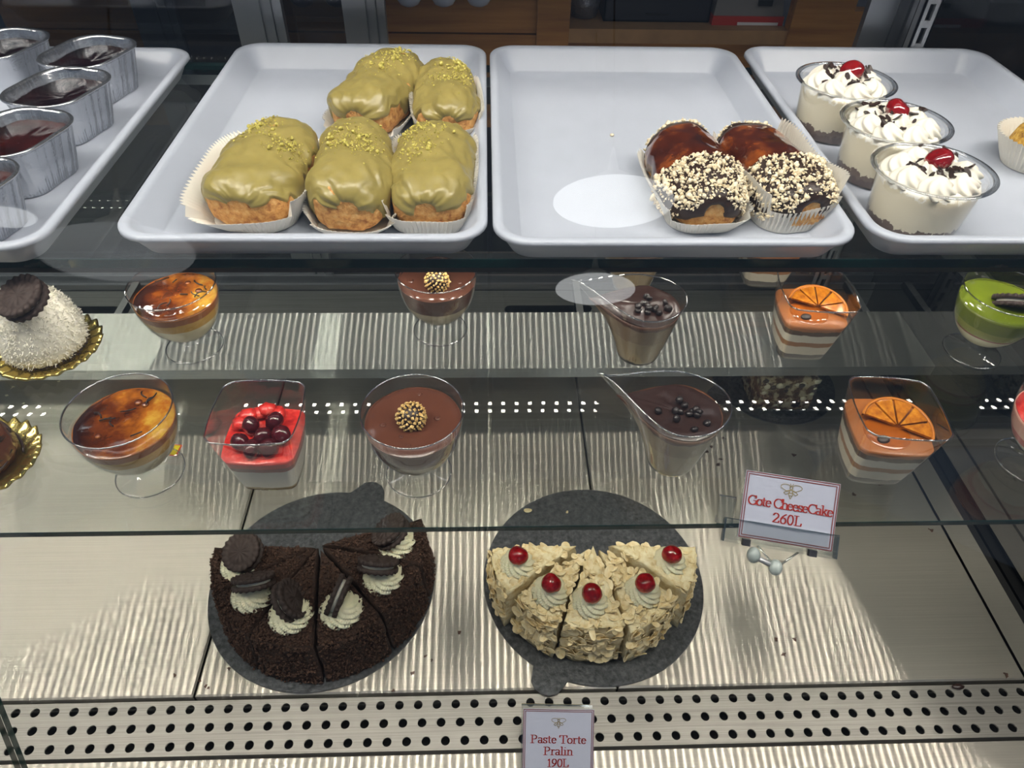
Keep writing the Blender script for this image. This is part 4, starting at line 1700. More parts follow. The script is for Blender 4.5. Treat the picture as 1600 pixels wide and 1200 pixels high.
# ================================================================== cakes on the deck
pbr('slate_board', S(62, 63, 66), .30, .4, vary=(60, .25), bump=(260, .5, .0012), stops=[(.3, S(52, 54, 57)), (.55, S(84, 86, 90)), (.8, S(112, 114, 118))], nscale=170)
pbr('board_edge', S(96, 96, 98), .5)
pbr('choc_sponge', S(52, 33, 24), .85, stops=[(.3, S(36, 22, 17)), (.55, S(58, 37, 27)), (.8, S(82, 54, 40))], nscale=260, bump=(420, 1.0, .003))
pbr('choc_crumb', S(56, 36, 27), .85, stops=[(.3, S(40, 26, 20)), (.55, S(70, 46, 34)), (.8, S(108, 76, 58))], nscale=500)
pbr('butter_cream', S(246, 238, 204), .45, sss=.2, sss_col=(.004, .003, .002))
pbr('torte_cream', S(226, 212, 172), .6, stops=[(.3, S(196, 166, 112)), (.5, S(226, 210, 168)), (.75, S(238, 228, 198))], nscale=120, bump=(240, .6, .002))
pbr('almond', S(226, 204, 156), .5, stops=[(.28, S(196, 150, 90)), (.42, S(226, 204, 156)), (.75, S(242, 228, 194))], nscale=130)
pbr('cocktail_cherry', S(168, 16, 22), .12, coat=.6, stops=[(.3, S(104, 5, 12)), (.55, S(152, 14, 22)), (.8, S(190, 36, 38))], nscale=120, sss=.25, sss_col=(.006, .001, .001))


def cake_board(cx, cy, R, tab_ang, label):
    o = empty('cake_board', (cx, cy, .0), label, 'cake board', 'round dark cake boards on the deck')
    out = []
    n = 120
    tw = .022          # half width of the finger tab
    for k in range(n):
        a = tau * k / n
        da = (a - tab_ang + pi) % tau - pi
        r = R
        # circular tab overlapping the rim
        c = R + .004
        q = c * cos(da)
        disc = tw * tw - (c * sin(da)) ** 2
        if disc > 0 and cos(da) > 0:
            r = max(R, q + sqrt(disc))
        out.append((r * cos(a), r * sin(a)))
    T = .0022
    rings = [[(x, y, .0003) for x, y in out], [(x * 1.002, y * 1.002, T * .5) for x, y in out], [(x, y, T) for x, y in out]]
    v, f = loft(rings, True)
    pyd('board_edge', v, f, o, 'board_edge')
    rings = [[(x * k, y * k, T + .0001) for x, y in out] for k in (.999, .9, .6, .3, .02)]
    v, f = loft(rings, False, True)
    pyd('board_top', v, f, o, 'slate_board')
    return o


BZ = .0026


def wedge_outline(R, a0, a1, gap, n_side=12, n_arc=16, r0=.010):
    """outline of a cake slice, tip towards the centre; a uniform knife gap is left on each side"""
    am = (a0 + a1) / 2
    sh = gap / sin((a1 - a0) / 2)
    pts = []
    tip = (sh * cos(am), sh * sin(am))
    e0 = (R * cos(a0) + gap * -sin(a0) * -1 * -1, R * sin(a0) + gap * cos(a0))
    e0 = (R * cos(a0) - gap * sin(a0), R * sin(a0) + gap * cos(a0))
    e1 = (R * cos(a1) + gap * sin(a1), R * sin(a1) - gap * cos(a1))
    for k in range(n_side):
        t = k / n_side
        pts.append((tip[0] + (e0[0] - tip[0]) * t, tip[1] + (e0[1] - tip[1]) * t))
    b0, b1 = atan2(e0[1], e0[0]), atan2(e1[1], e1[0])
    while b1 < b0:
        b1 += tau
    for k in range(n_arc):
        b = b0 + (b1 - b0) * k / n_arc
        pts.append((R * cos(b), R * sin(b)))
    for k in range(n_side):
        t = k / n_side
        pts.append((e1[0] + (tip[0] - e1[0]) * t, e1[1] + (tip[1] - e1[1]) * t))
    return pts


def wedge_body(o, R, a0, a1, H, mat, seed, gap=.0022, amp=.0022, bevel=.008, skirt=.0, slope=0.0):
    am = (a0 + a1) / 2
    out = wedge_outline(R, a0, a1, gap)
    cx = sum(p[0] for p in out) / len(out)
    cy = sum(p[1] for p in out) / len(out)
    rings = []
    for q in range(9):
        z = (H - bevel * .6) * q / 8
        ring = []
        for x, y in out:
            r = hypot(x, y)
            k = 1 + skirt * (1 - q / 8) ** 2 * (r / R) ** 3
            d = amp * fbm(x, y, z, 70, seed)
            ring.append((x * k + (x - cx) / .06 * d, y * k + (y - cy) / .06 * d, z))
        rings.append(ring)
    for k, dz in ((.985, -.0022), (.95, -.0006), (.85, 0), (.65, .0), (.4, 0), (.15, 0), (.01, 0)):
        ring = []
        for x, y in out:
            X, Y = cx + (x - cx) * k, cy + (y - cy) * k
            r = hypot(X, Y) / R
            ring.append((X, Y, H + dz - slope * max(0, r - .55) + amp * .8 * fbm(X, Y, 0, 80, seed + 2)))
        rings.append(ring)
    v, f = loft(rings, True, True)
    return pyd('cake_body', v, f, o, mat, True)


# ---------------------------------------------------------------- chocolate cookie cake
C1 = Vector((-.213, .506, 0))
b1 = cake_board(-.2205, .503, .1475, radians(73), 'round dark board under the chocolate cookie cake, tab at back')
ang1 = [194, 224, 259, 294.5, 331.7, 362]
lab1 = ['chocolate crumb cake slice at left end, cookie lying flat', 'chocolate crumb cake slice, second from left, tilted cookie',
        'chocolate crumb cake slice, third from left, cookie upright in cream', 'chocolate crumb cake slice just right of the middle cut, narrow cookie edge',
        'chocolate crumb cake slice, second from right, cookie leaning', 'chocolate crumb cake slice at right end under the shelf edge']
bounds = [178.5, 209, 241.5, 276.5, 313, 347.5, 378]
R1, H1 = .131, .082
cook_rot = [(.35, -.25, 0), (-.75, .35, .5), (-.5, .95, -.35), (-.35, -1.25, .12), (-.75, -.35, -.5), (-.3, -.5, .3)]
for i in range(6):
    a0, a1 = radians(bounds[i]), radians(bounds[i + 1])
    am = radians(ang1[i])
    o = empty('chocolate_cake_slice', (C1.x, C1.y, BZ), lab1[i], 'cake slice', 'slices of the chocolate cookie cake')
    H = H1 + (.0, .002, .003, .0, .002, .004)[i]
    wedge_body(o, R1, a0, a1, H, 'choc_sponge', 10 + i, .0016, .0030, .010, .06, .020)
    rx, ry = .094 * cos(am), .094 * sin(am)
    v, f = rosette_mesh(.0235, .016, 11, 2.2, i)
    r = pyd('cream_swirl', v, f, o, 'butter_cream', True)
    r.location = (rx, ry, H - .005)
    cookie_obj(o, (rx * .96, ry * .96 + .004, H + .0135), cook_rot[i], .0250)
    rng = random.Random(300 + i)
    pts = []
    for k in range(1500):
        a = rng.uniform(a0 + .03, a1 - .03)
        if rng.random() < .56:
            rr = R1 * sqrt(rng.uniform(.012, .99))
            g_ = hypot(rr * cos(a) - rx, rr * sin(a) - ry)
            if g_ < .021 and rng.random() < .80:
                continue
            lim = .004 / max(rr, .01)
            if a - a0 < lim or a1 - a < lim:
                continue
            p = Vector((rr * cos(a), rr * sin(a), H - .020 * max(0, rr / R1 - .55) + rng.uniform(0, .003)))
        else:
            z = rng.uniform(.0, H - .008) ** 1
            rr = R1 * (1 + .06 * (1 - z / H) ** 2) + rng.uniform(-.001, .0026)
            p = Vector((rr * cos(a), rr * sin(a), z + .001))
        v, f = chunk(rng, rng.choice((.001, .0014, .0019, .0027)), .9)
        pts.append(([q + p for q in v], f))
    scatter_crumbs(o, 'crumb_coating', 'choc_crumb', pts)

# ---------------------------------------------------------------- almond torte
C2 = Vector((.132, .502, 0))
b2 = cake_board(.141, .503, .1475, radians(243), 'round dark board under the almond torte, tab at front left')
ch_px = [(810, 862), (862, 905), (926, 921), (1010, 905), (1052, 860)]
R2, H2 = .113, .086
angs = []
for (u, v_) in ch_px:
    p = at(u, v_, .118)
    angs.append((math.degrees(atan2(p.y - C2.y, p.x - C2.x)) % 360, hypot(p.x - C2.x, p.y - C2.y), p))
bnd = [angs[0][0] - 18]
for i in range(4):
    bnd.append((angs[i][0] + angs[i + 1][0]) / 2)
bnd.append(angs[4][0] + 18)
lab2 = ['almond torte slice at left end with round red cherry', 'almond torte slice, second from left, with red cherry', 'almond torte slice in the middle with long red cherry',
        'almond torte slice, second from right, with red cherry', 'almond torte slice at right end with bright red cherry']


def oval_flake(name, mat):
    n = 10
    v = []
    for s in (-1, 1):
        for k in range(n):
            a = tau * k / n
            x, y = cos(a) * (1.0 if cos(a) < 0 else 1.25), sin(a) * .8
            v.append((x * .0042, y * .0042, s * .0003 + .0010 * x * x - .0004 * y))
    f = [tuple(range(n - 1, -1, -1)), tuple(range(n, 2 * n))] + [(i, (i + 1) % n, n + (i + 1) % n, n + i) for i in range(n)]
    me = bpy.data.meshes.new(name)
    me.from_pydata(v, [], f)
    me.materials.append(MATS[mat])
    return me


ALMOND = oval_flake('almond_flake', 'almond')
for i in range(5):
    a0, a1 = radians(bnd[i]), radians(bnd[i + 1])
    am = (a0 + a1) / 2
    sh = (.016, .007, .001, .007, .016)[i]
    CX, CY = C2.x + sh * cos(am), C2.y + sh * sin(am)
    o = empty('almond_torte_slice', (CX, CY, BZ), lab2[i], 'cake slice', 'slices of the almond torte')
    wedge_body(o, R2, a0, a1, H2 + (.004, 0, .003, 0, .005)[i], 'torte_cream', 40 + i, .0016, .0040, .009, .02, .016)
    p = angs[i][2]
    lx, ly = p.x - CX, p.y - CY
    v, f = rosette_mesh(.0205, .022, 10, 2.4, i + 2)
    r = pyd('cream_rosette', v, f, o, 'butter_cream', True)
    r.location = (lx, ly + .002, H2 - .004)
    c = ball('cherry', .0122, o, 'cocktail_cherry', (lx, ly, H2 + .0205), 3, (1, 1, 1.12 if i == 2 else .95),
             lambda c: 1 + .08 * nz(c.x, c.y, c.z, 1.5, i) - .12 * exp(-7 * ((c.x + .4) ** 2 + (c.z - .9) ** 2)))
    c.rotation_euler = (rng.uniform(-.4, .4), rng.uniform(-.4, .4), rng.uniform(0, 6))
    rng = random.Random(500 + i)
    m = 0
    while m < 150:
        a = rng.uniform(a0 + .02, a1 - .02)
        if rng.random() < .52:
            rr = R2 * sqrt(rng.uniform(.03, .98))
            if hypot(rr * cos(a) - lx, rr * sin(a) - ly) < .019:
                continue
            pos = (rr * cos(a), rr * sin(a), H2 - .016 * max(0, rr / R2 - .55) + rng.uniform(.0005, .003))
            eu = (rng.gauss(0, .45), rng.gauss(0, .45), rng.uniform(0, 6))
            M = Matrix.Identity(3)
        else:
            z = rng.uniform(.0095, H2 - .008)
            rr = R2 * (1 + .02 * (1 - z / H2) ** 2) + rng.uniform(.0002, .003)
            pos = (rr * cos(a), rr * sin(a), z)
            M = Matrix.Rotation(a, 3, 'Z') @ Matrix.Rotation(pi / 2 + rng.gauss(0, .45), 3, 'Y') @ Matrix.Rotation(rng.uniform(0, 6), 3, 'Z') @ Matrix.Rotation(rng.gauss(0, .3), 3, 'X')
            eu = None
        b = link('almond_flake', ALMOND, o)
        b.location = pos
        b.rotation_euler = eu if eu else M.to_euler()
        s = rng.uniform(.8, 1.9)
        b.scale = (s, s * rng.uniform(.7, 1.1), 1)
        m += 1

# a few flakes fallen on the board and deck
for k, (u, v_, z, nm) in enumerate([(824, 798, .003, 0), (886, 801, .003, 0), (960, 1012, .003, 0), (985, 1020, .003, 0), (938, 1018, .003, 0)]):
    p = at(u, v_, z)
    b = link('fallen_almond_flake', ALMOND, None)
    b.location = (p.x, p.y, .0033)
    b.rotation_euler = (.1, .05, k * 1.3)
    b.scale = (1.3, 1.1, 1) if k != 1 else (.5, .5, 1)
    tag(b, ['fallen almond flake on upper left of the torte board', 'tiny almond bit on the back of the torte board', 'fallen almond flake in front of the middle torte slice',
            'fallen almond flake front right of the torte slices', 'fallen almond flake at the foot of the middle slice'][k], 'almond flake', 'almond flakes fallen on the board')

# ---------------------------------------------------------------- rocky chocolate cake at the rear
rb = cake_board(.50, .885, .105, radians(200), 'dark cake board at the rear under the steel ledge')
pbr('rocky_cake', S(150, 120, 80), .7, stops=[(.36, S(74, 50, 36)), (.48, S(112, 82, 56)), (.56, S(206, 190, 150)), (.8, S(226, 214, 182))], nscale=75, bump=(160, 1, .004))
rk_ = empty('rocky_cake', (.492, .852, BZ), 'chunky chocolate and cream cake wedge at the rear under the ledge', 'cake')
bm = bmesh.new()
bmesh.ops.create_cube(bm, size=1.0)
bmesh.ops.subdivide_edges(bm, edges=bm.edges, cuts=7, use_grid_fill=True)
for vv in bm.verts:
    x, y, z = vv.co.x * .094, vv.co.y * .075, (vv.co.z + .5) * .068
    k = .004 * fbm(x, y, z, 70, 3)
    vv.co = Vector((x * (1 + k * 10), y * (1 + k * 10), max(0, z + k * (z > .001))))
me = bpy.data.meshes.new('cake_body')
bm.to_mesh(me)
bm.free()
link('cake_body', me, rk_, 'rocky_cake', True)
rng = random.Random(77)
for k in range(26):
    ball('chocolate_chunk' if k % 2 else 'cream_chunk', rng.uniform(.004, .008), rk_, 'choc_mousse' if k % 2 else 'butter_cream',
         (rng.uniform(-.046, .046), -.038 + rng.uniform(-.002, .003), rng.uniform(.006, .066)), 1, (1, .5, .9), lambda c: 1 + .35 * nz(c.x, c.y, c.z, 1.4, k))
clear('plastic_film', (.9, .91, .92), .08, .12)
v, f = loft([[(.08 * cos(a), .062 * sin(a) - .012, z + .004 * sin(5 * a)) for a in [pi + pi * k / 30 for k in range(31)]] for z in (.003, .014, .024)], closed=False)
pyd('plastic_collar', v, f, rk_, 'plastic_film', True)

# ---------------------------------------------------------------- loose crumbs
def crumb_patch(name, label, pix, z, mat, r, seed):
    rng = random.Random(seed)
    m = MB()
    for (u, v_) in pix:
        p = at(u, v_, z)
        for q in range(3):
            vv, ff = chunk(rng, r * rng.uniform(.4, 1.0), .6)
            m.add([x + Vector((p.x + rng.gauss(0, r * 1.3), p.y + rng.gauss(0, r * 1.3), z + r * .3)) for x in vv], ff)
    o = m.build(name, mat)
    return tag(o, label, 'crumbs', None, 'stuff')


crumb_patch('cake_crumbs', 'dark crumbs on the deck left of the chocolate cake', [(312, 1064), (321, 1072), (272, 1056), (325, 1075), (358, 1045)], .0, 'choc_crumb', .0011, 1)
crumb_patch('cake_crumbs', 'dark crumbs on the deck right of the chocolate cake', [(513, 1072), (533, 1068), (665, 1025), (674, 1031), (614, 1079), (717, 988), (644, 1052)], .0, 'choc_crumb', .0011, 2)
crumb_patch('cake_crumbs', 'dark crumbs on the deck between torte and price clip', [(1130, 684), (1112, 698), (1104, 706), (1126, 718), (1122, 727), (1212, 1000), (1225, 1022), (1240, 998)], .0, 'choc_crumb', .0015, 3)
crumb_patch('cake_crumbs', 'dark crumbs on the deck near the right seam', [(1376, 756), (1372, 757), (1388, 752), (1335, 773), (1240, 712), (1456, 829), (1572, 1056)], .0, 'choc_crumb', .0015, 4)
crumb_patch('cake_crumbs', 'white and brown crumbs at the upper left of the deck', [(63, 590), (20, 605), (10, 618), (92, 596), (37, 631)], .0, 'butter_cream', .0012, 5)
p = at(1496, 1074, -.003)
bl = ball('chocolate_scrap', .0055, None, 'choc_mousse', (p.x, p.y, -.0005), 2, (1.3, .7, .45), lambda c: 1 + .4 * nz(c.x, c.y, c.z, 1.5, 2))
tag(bl, 'brown chocolate scrap lying on the grille holes at right', 'scrap')
# ================================================================== price tags, clip, sticker
pbr('tag_paper', S(172, 176, 193), .3, coat=.25)
pbr('tag_border', S(112, 44, 38), .5)
pbr('tag_ink', S(150, 34, 26), .5)
pbr('bee_ink', S(140, 128, 92), .5)
clear('acrylic', (.95, .96, .95), .08, .03, power=2.6)
clear('acrylic_edge', (.74, .78, .77), .25, .05, power=2.0)
pbr('clip_pad', S(36, 38, 46), .5)
pbr('clip_knob', S(150, 160, 158), .35)
pbr('sticker_yellow', S(232, 214, 30), .5)
pbr('sticker_red', S(206, 60, 30), .5)
pbr('ink_black', S(40, 40, 40), .5)


def arc(cx, cy, rx, ry, a0, a1, n=14):
    return [(cx + rx * cos(radians(a0 + (a1 - a0) * k / n)), cy + ry * sin(radians(a0 + (a1 - a0) * k / n))) for k in range(n + 1)]


# serif alphabet drawn with a broad nib: (advance, [strokes]); x-height .46, cap height .70
def _serif(x, y, w=.20):
    return [(x - w / 2, y), (x + w / 2, y)]


GL = {
    'G': (.84, [arc(.40, .34, .31, .34, 48, 322), [(.66, .30), (.66, .06)], _serif(.64, .31, .32), [(.62, .68), (.62, .50)]]),
    'C': (.76, [arc(.40, .35, .31, .34, 42, 318), [(.63, .68), (.63, .48)], [(.60, .10), (.65, .18)]]),
    'P': (.66, [[(.16, 0), (.16, .68)], [(.16, .68), (.34, .68)] + arc(.34, .51, .19, .17, 90, -90) + [(.16, .34)], _serif(.16, 0, .26), _serif(.12, .68, .16)]),
    'T': (.72, [[(.36, 0), (.36, .68)], [(.06, .68), (.66, .68)], _serif(.36, 0, .26), [(.06, .68), (.04, .52)], [(.66, .68), (.68, .52)]]),
    'L': (.66, [[(.17, 0), (.17, .68)], [(.08, .01), (.50, .01), (.53, .17)], _serif(.17, .68, .26)]),
    'o': (.54, [arc(.27, .225, .19, .225, 0, 360, 22)]),
    'e': (.50, [[(.09, .25), (.42, .25)] + arc(.25, .225, .17, .225, 8, 320, 18)]),
    't': (.36, [[(.17, .60), (.17, .12)] + arc(.25, .10, .08, .09, 180, 300, 8), [(.04, .45), (.31, .45)]]),
    'a': (.50, [arc(.22, .36, .15, .10, 150, 0, 8) + [(.37, .08)] + arc(.43, .06, .06, .05, 180, 300, 5), arc(.22, .12, .14, .12, 60, 400, 16)]),
    's': (.42, [arc(.21, .345, .13, .11, 30, 260, 10) + arc(.21, .11, .14, .11, 80, -150, 10), [(.34, .45), (.34, .34)], [(.07, .02), (.07, .13)]]),
    'h': (.58, [[(.14, 0), (.14, .72)], [(.14, .30)] + arc(.29, .30, .15, .155, 150, 0, 8) + [(.44, 0)], _serif(.14, 0), _serif(.44, 0), [(.05, .70), (.14, .72)]]),
    'k': (.56, [[(.14, 0), (.14, .72)], [(.14, .18), (.42, .45)], [(.24, .27), (.46, 0)], _serif(.14, 0), _serif(.46, 0), _serif(.40, .45, .18), [(.05, .70), (.14, .72)]]),
    'r': (.42, [[(.14, 0), (.14, .45)], [(.14, .28)] + arc(.28, .33, .12, .12, 160, 40, 8), _serif(.14, 0), [(.05, .44), (.14, .45)]]),
    'l': (.30, [[(.15, 0), (.15, .72)], _serif(.15, 0), [(.06, .70), (.15, .72)]]),
    'i': (.30, [[(.15, 0), (.15, .45)], _serif(.15, 0), [(.06, .44), (.15, .45)], [(.145, .64), (.155, .65)]]),
    'n': (.58, [[(.14, 0), (.14, .45)], [(.14, .30)] + arc(.29, .30, .15, .155, 150, 0, 8) + [(.44, 0)], _serif(.14, 0), _serif(.44, 0), [(.05, .44), (.14, .45)]]),
    '0': (.54, [arc(.27, .33, .18, .34, 0, 360, 24)]),
    '1': (.44, [[(.12, .54), (.23, .66), (.23, 0)], _serif(.23, 0, .24)]),
    '2': (.54, [arc(.26, .48, .17, .18, 170, -30, 12) + [(.08, .02), (.46, .02), (.48, .14)]]),
    '6': (.54, [[(.44, .66), (.26, .52), (.12, .34)] + arc(.28, .20, .17, .21, 170, 530, 22)]),
    '9': (.54, [[(.10, 0), (.28, .12), (.42, .32)] + arc(.26, .46, .17, .21, -10, 350, 22)]),
    ' ': (.26, []),
}
NX, NY = .10, .048       # nib


def text_mesh(txt, size, cx, cy, z, spacing=1.0):
    """lettering centred on (cx, cy baseline); each stroke is the sweep of a rectangular nib"""
    wtot = sum(GL[c][0] for c in txt) * spacing
    x0 = -wtot / 2
    m = MB()
    for c in txt:
        adv, strokes = GL[c]
        for st in strokes:
            for a, b in zip(st, st[1:]):
                A = [(a[0] + sx * NX / 2, a[1] + sy * NY / 2) for sx, sy in ((-1, -1), (1, -1), (1, 1), (-1, 1))]
                B = [(b[0] + sx * NX / 2, b[1] + sy * NY / 2) for sx, sy in ((-1, -1), (1, -1), (1, 1), (-1, 1))]
                pts = A + B
                # convex hull of both nib marks
                ps = sorted(set(pts))
                def half(seq):
                    h = []
                    for q in seq:
                        while len(h) > 1 and (h[-1][0] - h[-2][0]) * (q[1] - h[-2][1]) - (h[-1][1] - h[-2][1]) * (q[0] - h[-2][0]) <= 1e-12:
                            h.pop()
                        h.append(q)
                    return h[:-1]
                hull = half(ps) + half(ps[::-1])
                m.add([(cx + size * (x0 + x), cy + size * y, z) for x, y in hull], [tuple(range(len(hull)))])
        x0 += adv * spacing
    return m


def bee_mesh(cx, cy, s, z):
    m = MB()
    lines = []
    for sg in (-1, 1):
        lines.append([(sg * x, y) for x, y in [(.05, .18)] + arc(.36, .34, .30, .17, 205, -40, 14) + [(.30, .08), (.05, .16)]])
        lines.append([(sg * x, y) for x, y in [(.06, .12), (.34, .04), (.44, -.06), (.30, -.16), (.06, .02)]])
        lines.append([(sg * .02, .40), (sg * .09, .56)])
    lines.append(arc(0, .30, .085, .11, 0, 360, 14))
    lines.append([(-.10, .16), (-.13, -.14), (0, -.42), (.13, -.14), (.10, .16), (-.10, .16)])
    lines.append([(-.12, -.04), (.12, -.04)])
    lines.append([(-.10, -.2), (.10, -.2)])
    w = .022
    for st in lines:
        for a, b in zip(st, st[1:]):
            d = Vector((b[0] - a[0], b[1] - a[1]))
            if d.length < 1e-6:
                continue
            d.normalize()
            n = Vector((-d.y, d.x)) * w
            e = d * w * .6
            q = [(a[0] - e.x + n.x, a[1] - e.y + n.y), (a[0] - e.x - n.x, a[1] - e.y - n.y), (b[0] + e.x - n.x, b[1] + e.y - n.y), (b[0] + e.x + n.x, b[1] + e.y + n.y)]
            m.add([(cx + s * x, cy + s * y, z) for x, y in q], [(0, 1, 2, 3)])
    return m


def tag_card(name, origin, wv, uv, W, H, label, lines, bee_y, bee_s, curl=.0):
    """card in its own frame: local x along the width, y up the card, z out of its face"""
    ex = Vector(wv).normalized()
    ez = ex.cross(Vector(uv)).normalized()
    ey = ez.cross(ex)
    o = empty(name, origin, label, 'price tag')
    M = Matrix((ex, ey, ez)).transposed().to_4x4()
    M.translation = Vector(origin)
    o.matrix_world = M

    def bend(v):
        return [(x, y, z + curl * (2 * x / W) ** 2 * W + curl * .6 * (y / H) ** 2 * W) for x, y, z in v]
    nx, ny = 14, 10
    v, f = [], []
    for s in (0, 1):
        for j in range(ny + 1):
            for i in range(nx + 1):
                v.append((-W / 2 + W * i / nx, H * j / ny, -.0006 * s))
    st = (nx + 1) * (ny + 1)
    for j in range(ny):
        for i in range(nx):
            b = j * (nx + 1) + i
            f.append((b, b + 1, b + nx + 2, b + nx + 1))
            f.append((st + b, st + b + nx + 1, st + b + nx + 2, st + b + 1))
    ring = [i for i in range(nx + 1)] + [(j * (nx + 1) + nx) for j in range(1, ny + 1)] + [ny * (nx + 1) + i for i in range(nx - 1, -1, -1)] + [j * (nx + 1) for j in range(ny - 1, 0, -1)]
    for k in range(len(ring)):
        a, b = ring[k], ring[(k + 1) % len(ring)]
        f.append((a, st + a, st + b, b))
    pyd('card', bend(v), f, o, 'tag_paper')
    bw = .0007
    for inset in (.0004, .0022):
        m = MB()
        w2, y0, y1 = W / 2 - inset, inset, H - inset
        for k in range(nx):
            xa, xb = -w2 + 2 * w2 * k / nx, -w2 + 2 * w2 * (k + 1) / nx
            for yy in (y0, y1 - bw):
                m.add([(xa, yy, .0004), (xb, yy, .0004), (xb, yy + bw, .0004), (xa, yy + bw, .0004)], [(0, 1, 2, 3)])
        for k in range(ny):
            ya, yb = y0 + (y1 - y0) * k / ny, y0 + (y1 - y0) * (k + 1) / ny
            for xx in (-w2, w2 - bw):
                m.add([(xx, ya, .0004), (xx + bw, ya, .0004), (xx + bw, yb, .0004), (xx, yb, .0004)], [(0, 1, 2, 3)])
        m.v = bend(m.v)
        m.build('printed_border', 'tag_border', o)
    for txt, size, cy, sp in lines:
        m = text_mesh(txt, size, 0, cy, .0006, sp)
        m.v = bend(m.v)
        t = m.build('lettering', 'tag_ink', o)
        t['label'] = 'dark red serif lettering'
    m = bee_mesh(0, bee_y, bee_s, .0006)
    m.v = bend(m.v)
    t = m.build('bee_emblem', 'bee_ink', o)
    t['label'] = 'thin beige outline of a bee'
    return o


# cheesecake tag, leaning back in a clear clip on the lower shelf's edge
zb = Z2 - .007
BL, BR, TL = at(1152, 838, zb), at(1299, 862, zb), at(1183, 738, zb + .036)
TAGW = (BR - BL).length
up_ = (TL - BL)
mid = (BL + BR) / 2
ex = (BR - BL).normalized()
tg = tag_card('price_tag', mid, BR - BL, up_, TAGW, up_.length, 'white price tag reading Gote CheeseCake 260L on the lower shelf', [('Gote CheeseCake', .0108, .0275, .76), ('260L', .0114, .0160, .92)], .0415, .0125, .02)

cl = empty('tag_clip', mid, 'clear plastic clip with grey roller holding the cheesecake tag', 'clip')
cl.matrix_world = tg.matrix_world.copy()
W = TAGW
m = MB()
m.box(-W / 2 - .012, W / 2 + .004, .0005, .014, .0012, .0024)
m.build('front_lip', 'acrylic', cl)
MB().box(-W / 2 - .012, W / 2 + .004, -.003, .0005, -.004, .0034).build('gutter', 'acrylic', cl)
MB().box(-W / 2 - .012, W / 2 + .004, -.006, .012, -.0042, -.003).build('back_plate', 'acrylic', cl)
for x in (-W / 2 - .012, W / 2 + .0025):
    MB().box(x, x + .0015, -.005, .013, -.004, .003).build('end_wall', 'acrylic_edge', cl)
MB().box(-W / 2 - .012, W / 2 + .004, .0133, .0141, .0010, .0026).build('lip_edge', 'acrylic_edge', cl)
for x in (-W / 2 + .004, W / 2 - .018):
    MB().box(x, x + .006, -.006, -.0008, -.001, .0046).build('rubber_pad', 'clip_pad', cl)
# jaw gripping the glass edge at the left
m = MB()
m.add([(-W / 2 - .0175, .008, -.001), (-W / 2 - .0045, .008, -.001), (-W / 2 - .0045, .008, -.010), (-W / 2 - .0175, .008, -.010),
       (-W / 2 - .0165, .031, -.004), (-W / 2 - .0035, .031, -.004), (-W / 2 - .0035, .031, -.013), (-W / 2 - .0165, .031, -.013)],
      [(0, 1, 5, 4), (1, 2, 6, 5), (2, 3, 7, 6), (3, 0, 4, 7), (4, 5, 6, 7), (3, 2, 1, 0)])
m.build('jaw', 'acrylic', cl)
for q in ((.0075, -.001), (.0305, -.004)):
    v, f = tube([(-W / 2 - .0175, q[0], q[1]), (-W / 2 - .004, q[0], q[1])], .0007, 6)
    pyd('jaw_edge', v, f, cl, 'acrylic_edge')
# yoke rods and roller below
for sg in (-1, 1):
    v, f = tube([(sg * .016 - .004, -.005, -.001), (sg * .004 - .004, -.016, .001)], .0009, 6)
    pyd('yoke_rod', v, f, cl, 'acrylic_edge', True)
v, f = tube([(-.008, -.0162, .001), (.000, -.0162, .001)], .0009, 6)
pyd('yoke_rod', v, f, cl, 'acrylic_edge', True)
v, f = tube([(-.022, -.0135, .001), (-.004, -.0195, .001)], .0022, 14)
pyd('roller_axle', v, f, cl, 'aluminium_pale', True)
for x, y in ((-.0225, -.0125), (-.0045, -.0195)):
    b = ball('roller_knob', .0058, cl, 'clip_knob', (x, y, .001), 3, (.92, 1.12, 1))

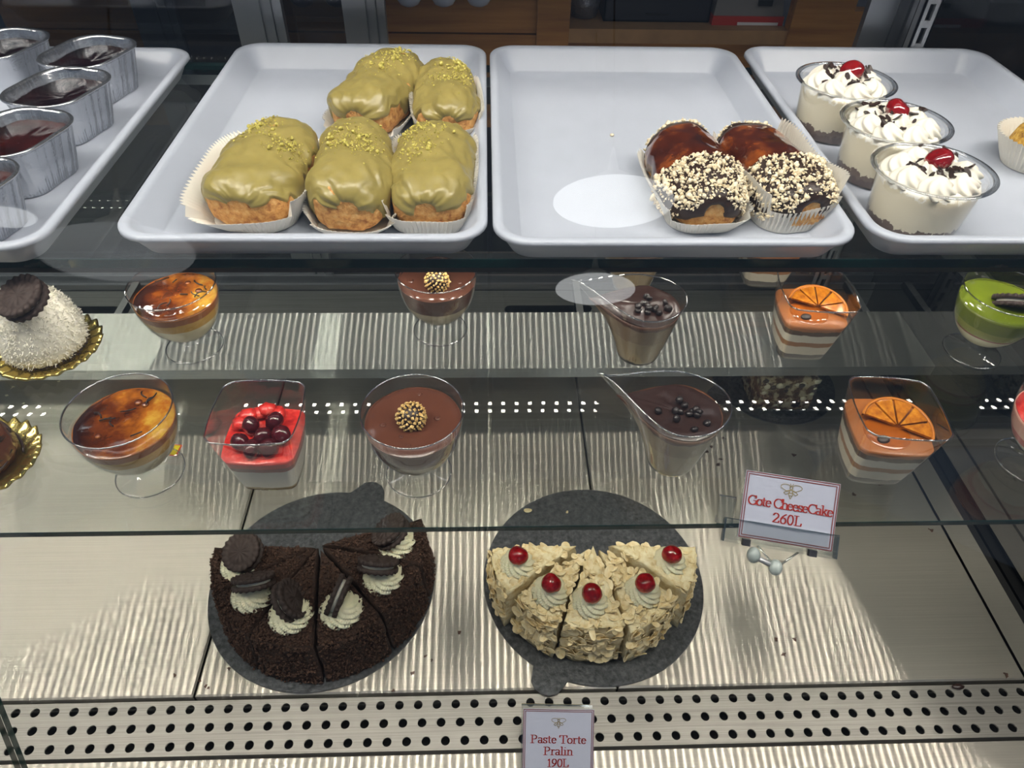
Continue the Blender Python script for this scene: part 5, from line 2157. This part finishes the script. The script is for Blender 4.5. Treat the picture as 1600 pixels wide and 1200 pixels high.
# pralin torte tag standing in front of the grille
TL, TR = at(815, 1107, .052), at(926, 1109, .052)
W2 = (TR - TL).length
uv = Vector((0, .70, .71))
H3 = .072
org = (TL + TR) / 2 - uv.normalized() * H3
tag_card('price_tag', org, TR - TL, uv, W2, H3, 'white price tag reading Paste Torte Pralin 190L at the grille', [('Paste Torte', .0128, .0345, .92), ('Pralin', .0128, .0215, .92), ('190L', .0128, .0085, .88)], .0560, .0120, .0)
h = empty('tag_holder', (org.x, org.y, 0.0), 'clear acrylic stand behind the pralin torte tag', 'tag holder')
ex = (TR - TL).normalized()
ez = ex.cross(uv).normalized()
M = Matrix((ex, ez.cross(ex), ez)).transposed().to_4x4()
M.translation = org
h.matrix_world = M
MB().box(-W2 / 2 - .002, W2 / 2 - .002, -.002, H3 + .0042, -.0030, -.0012).build('back_sheet', 'acrylic', h)
MB().box(-W2 / 2 - .002, W2 / 2 - .006, H3 + .0030, H3 + .0045, -.0030, -.0008).build('top_edge', 'acrylic_edge', h)
MB().box(-W2 / 2 - .002, W2 / 2 - .002, -.002, -.0005, -.012, -.0012).build('foot_fold', 'acrylic', h)

# small yellow sticker with red pinked edge on the lower shelf
p = at(262, 703, Z2)
st = empty('number_sticker', (p.x, p.y, Z2 + .0003), 'yellow sticker with red zigzag edge beside the caramel coupe', 'sticker', None, pi + radians(-6))
w, d = .0105, .0062
pts = []
for k in range(48):
    q = k / 48 * 4
    s_ = int(q)
    t = q - s_
    x, y = [(-w + 2 * w * t, -d), (w, -d + 2 * d * t), (w - 2 * w * t, d), (-w, d - 2 * d * t)][s_]
    kk = 1.06 if k % 2 else .98
    pts.append((x * kk, y * kk))
v, f = loft([[(x, y, 0) for x, y in pts], [(x, y, .0002) for x, y in pts]], True, True)
pyd('backing', v, f, st, 'sticker_red')
MB().box(-w * .9, w * .9, -d * .86, d * .86, .0002, .0004).build('face', 'sticker_yellow', st)
text_mesh('12', .0085, 0, -.0028, .0006, 1.3).build('numerals', 'ink_black', st)
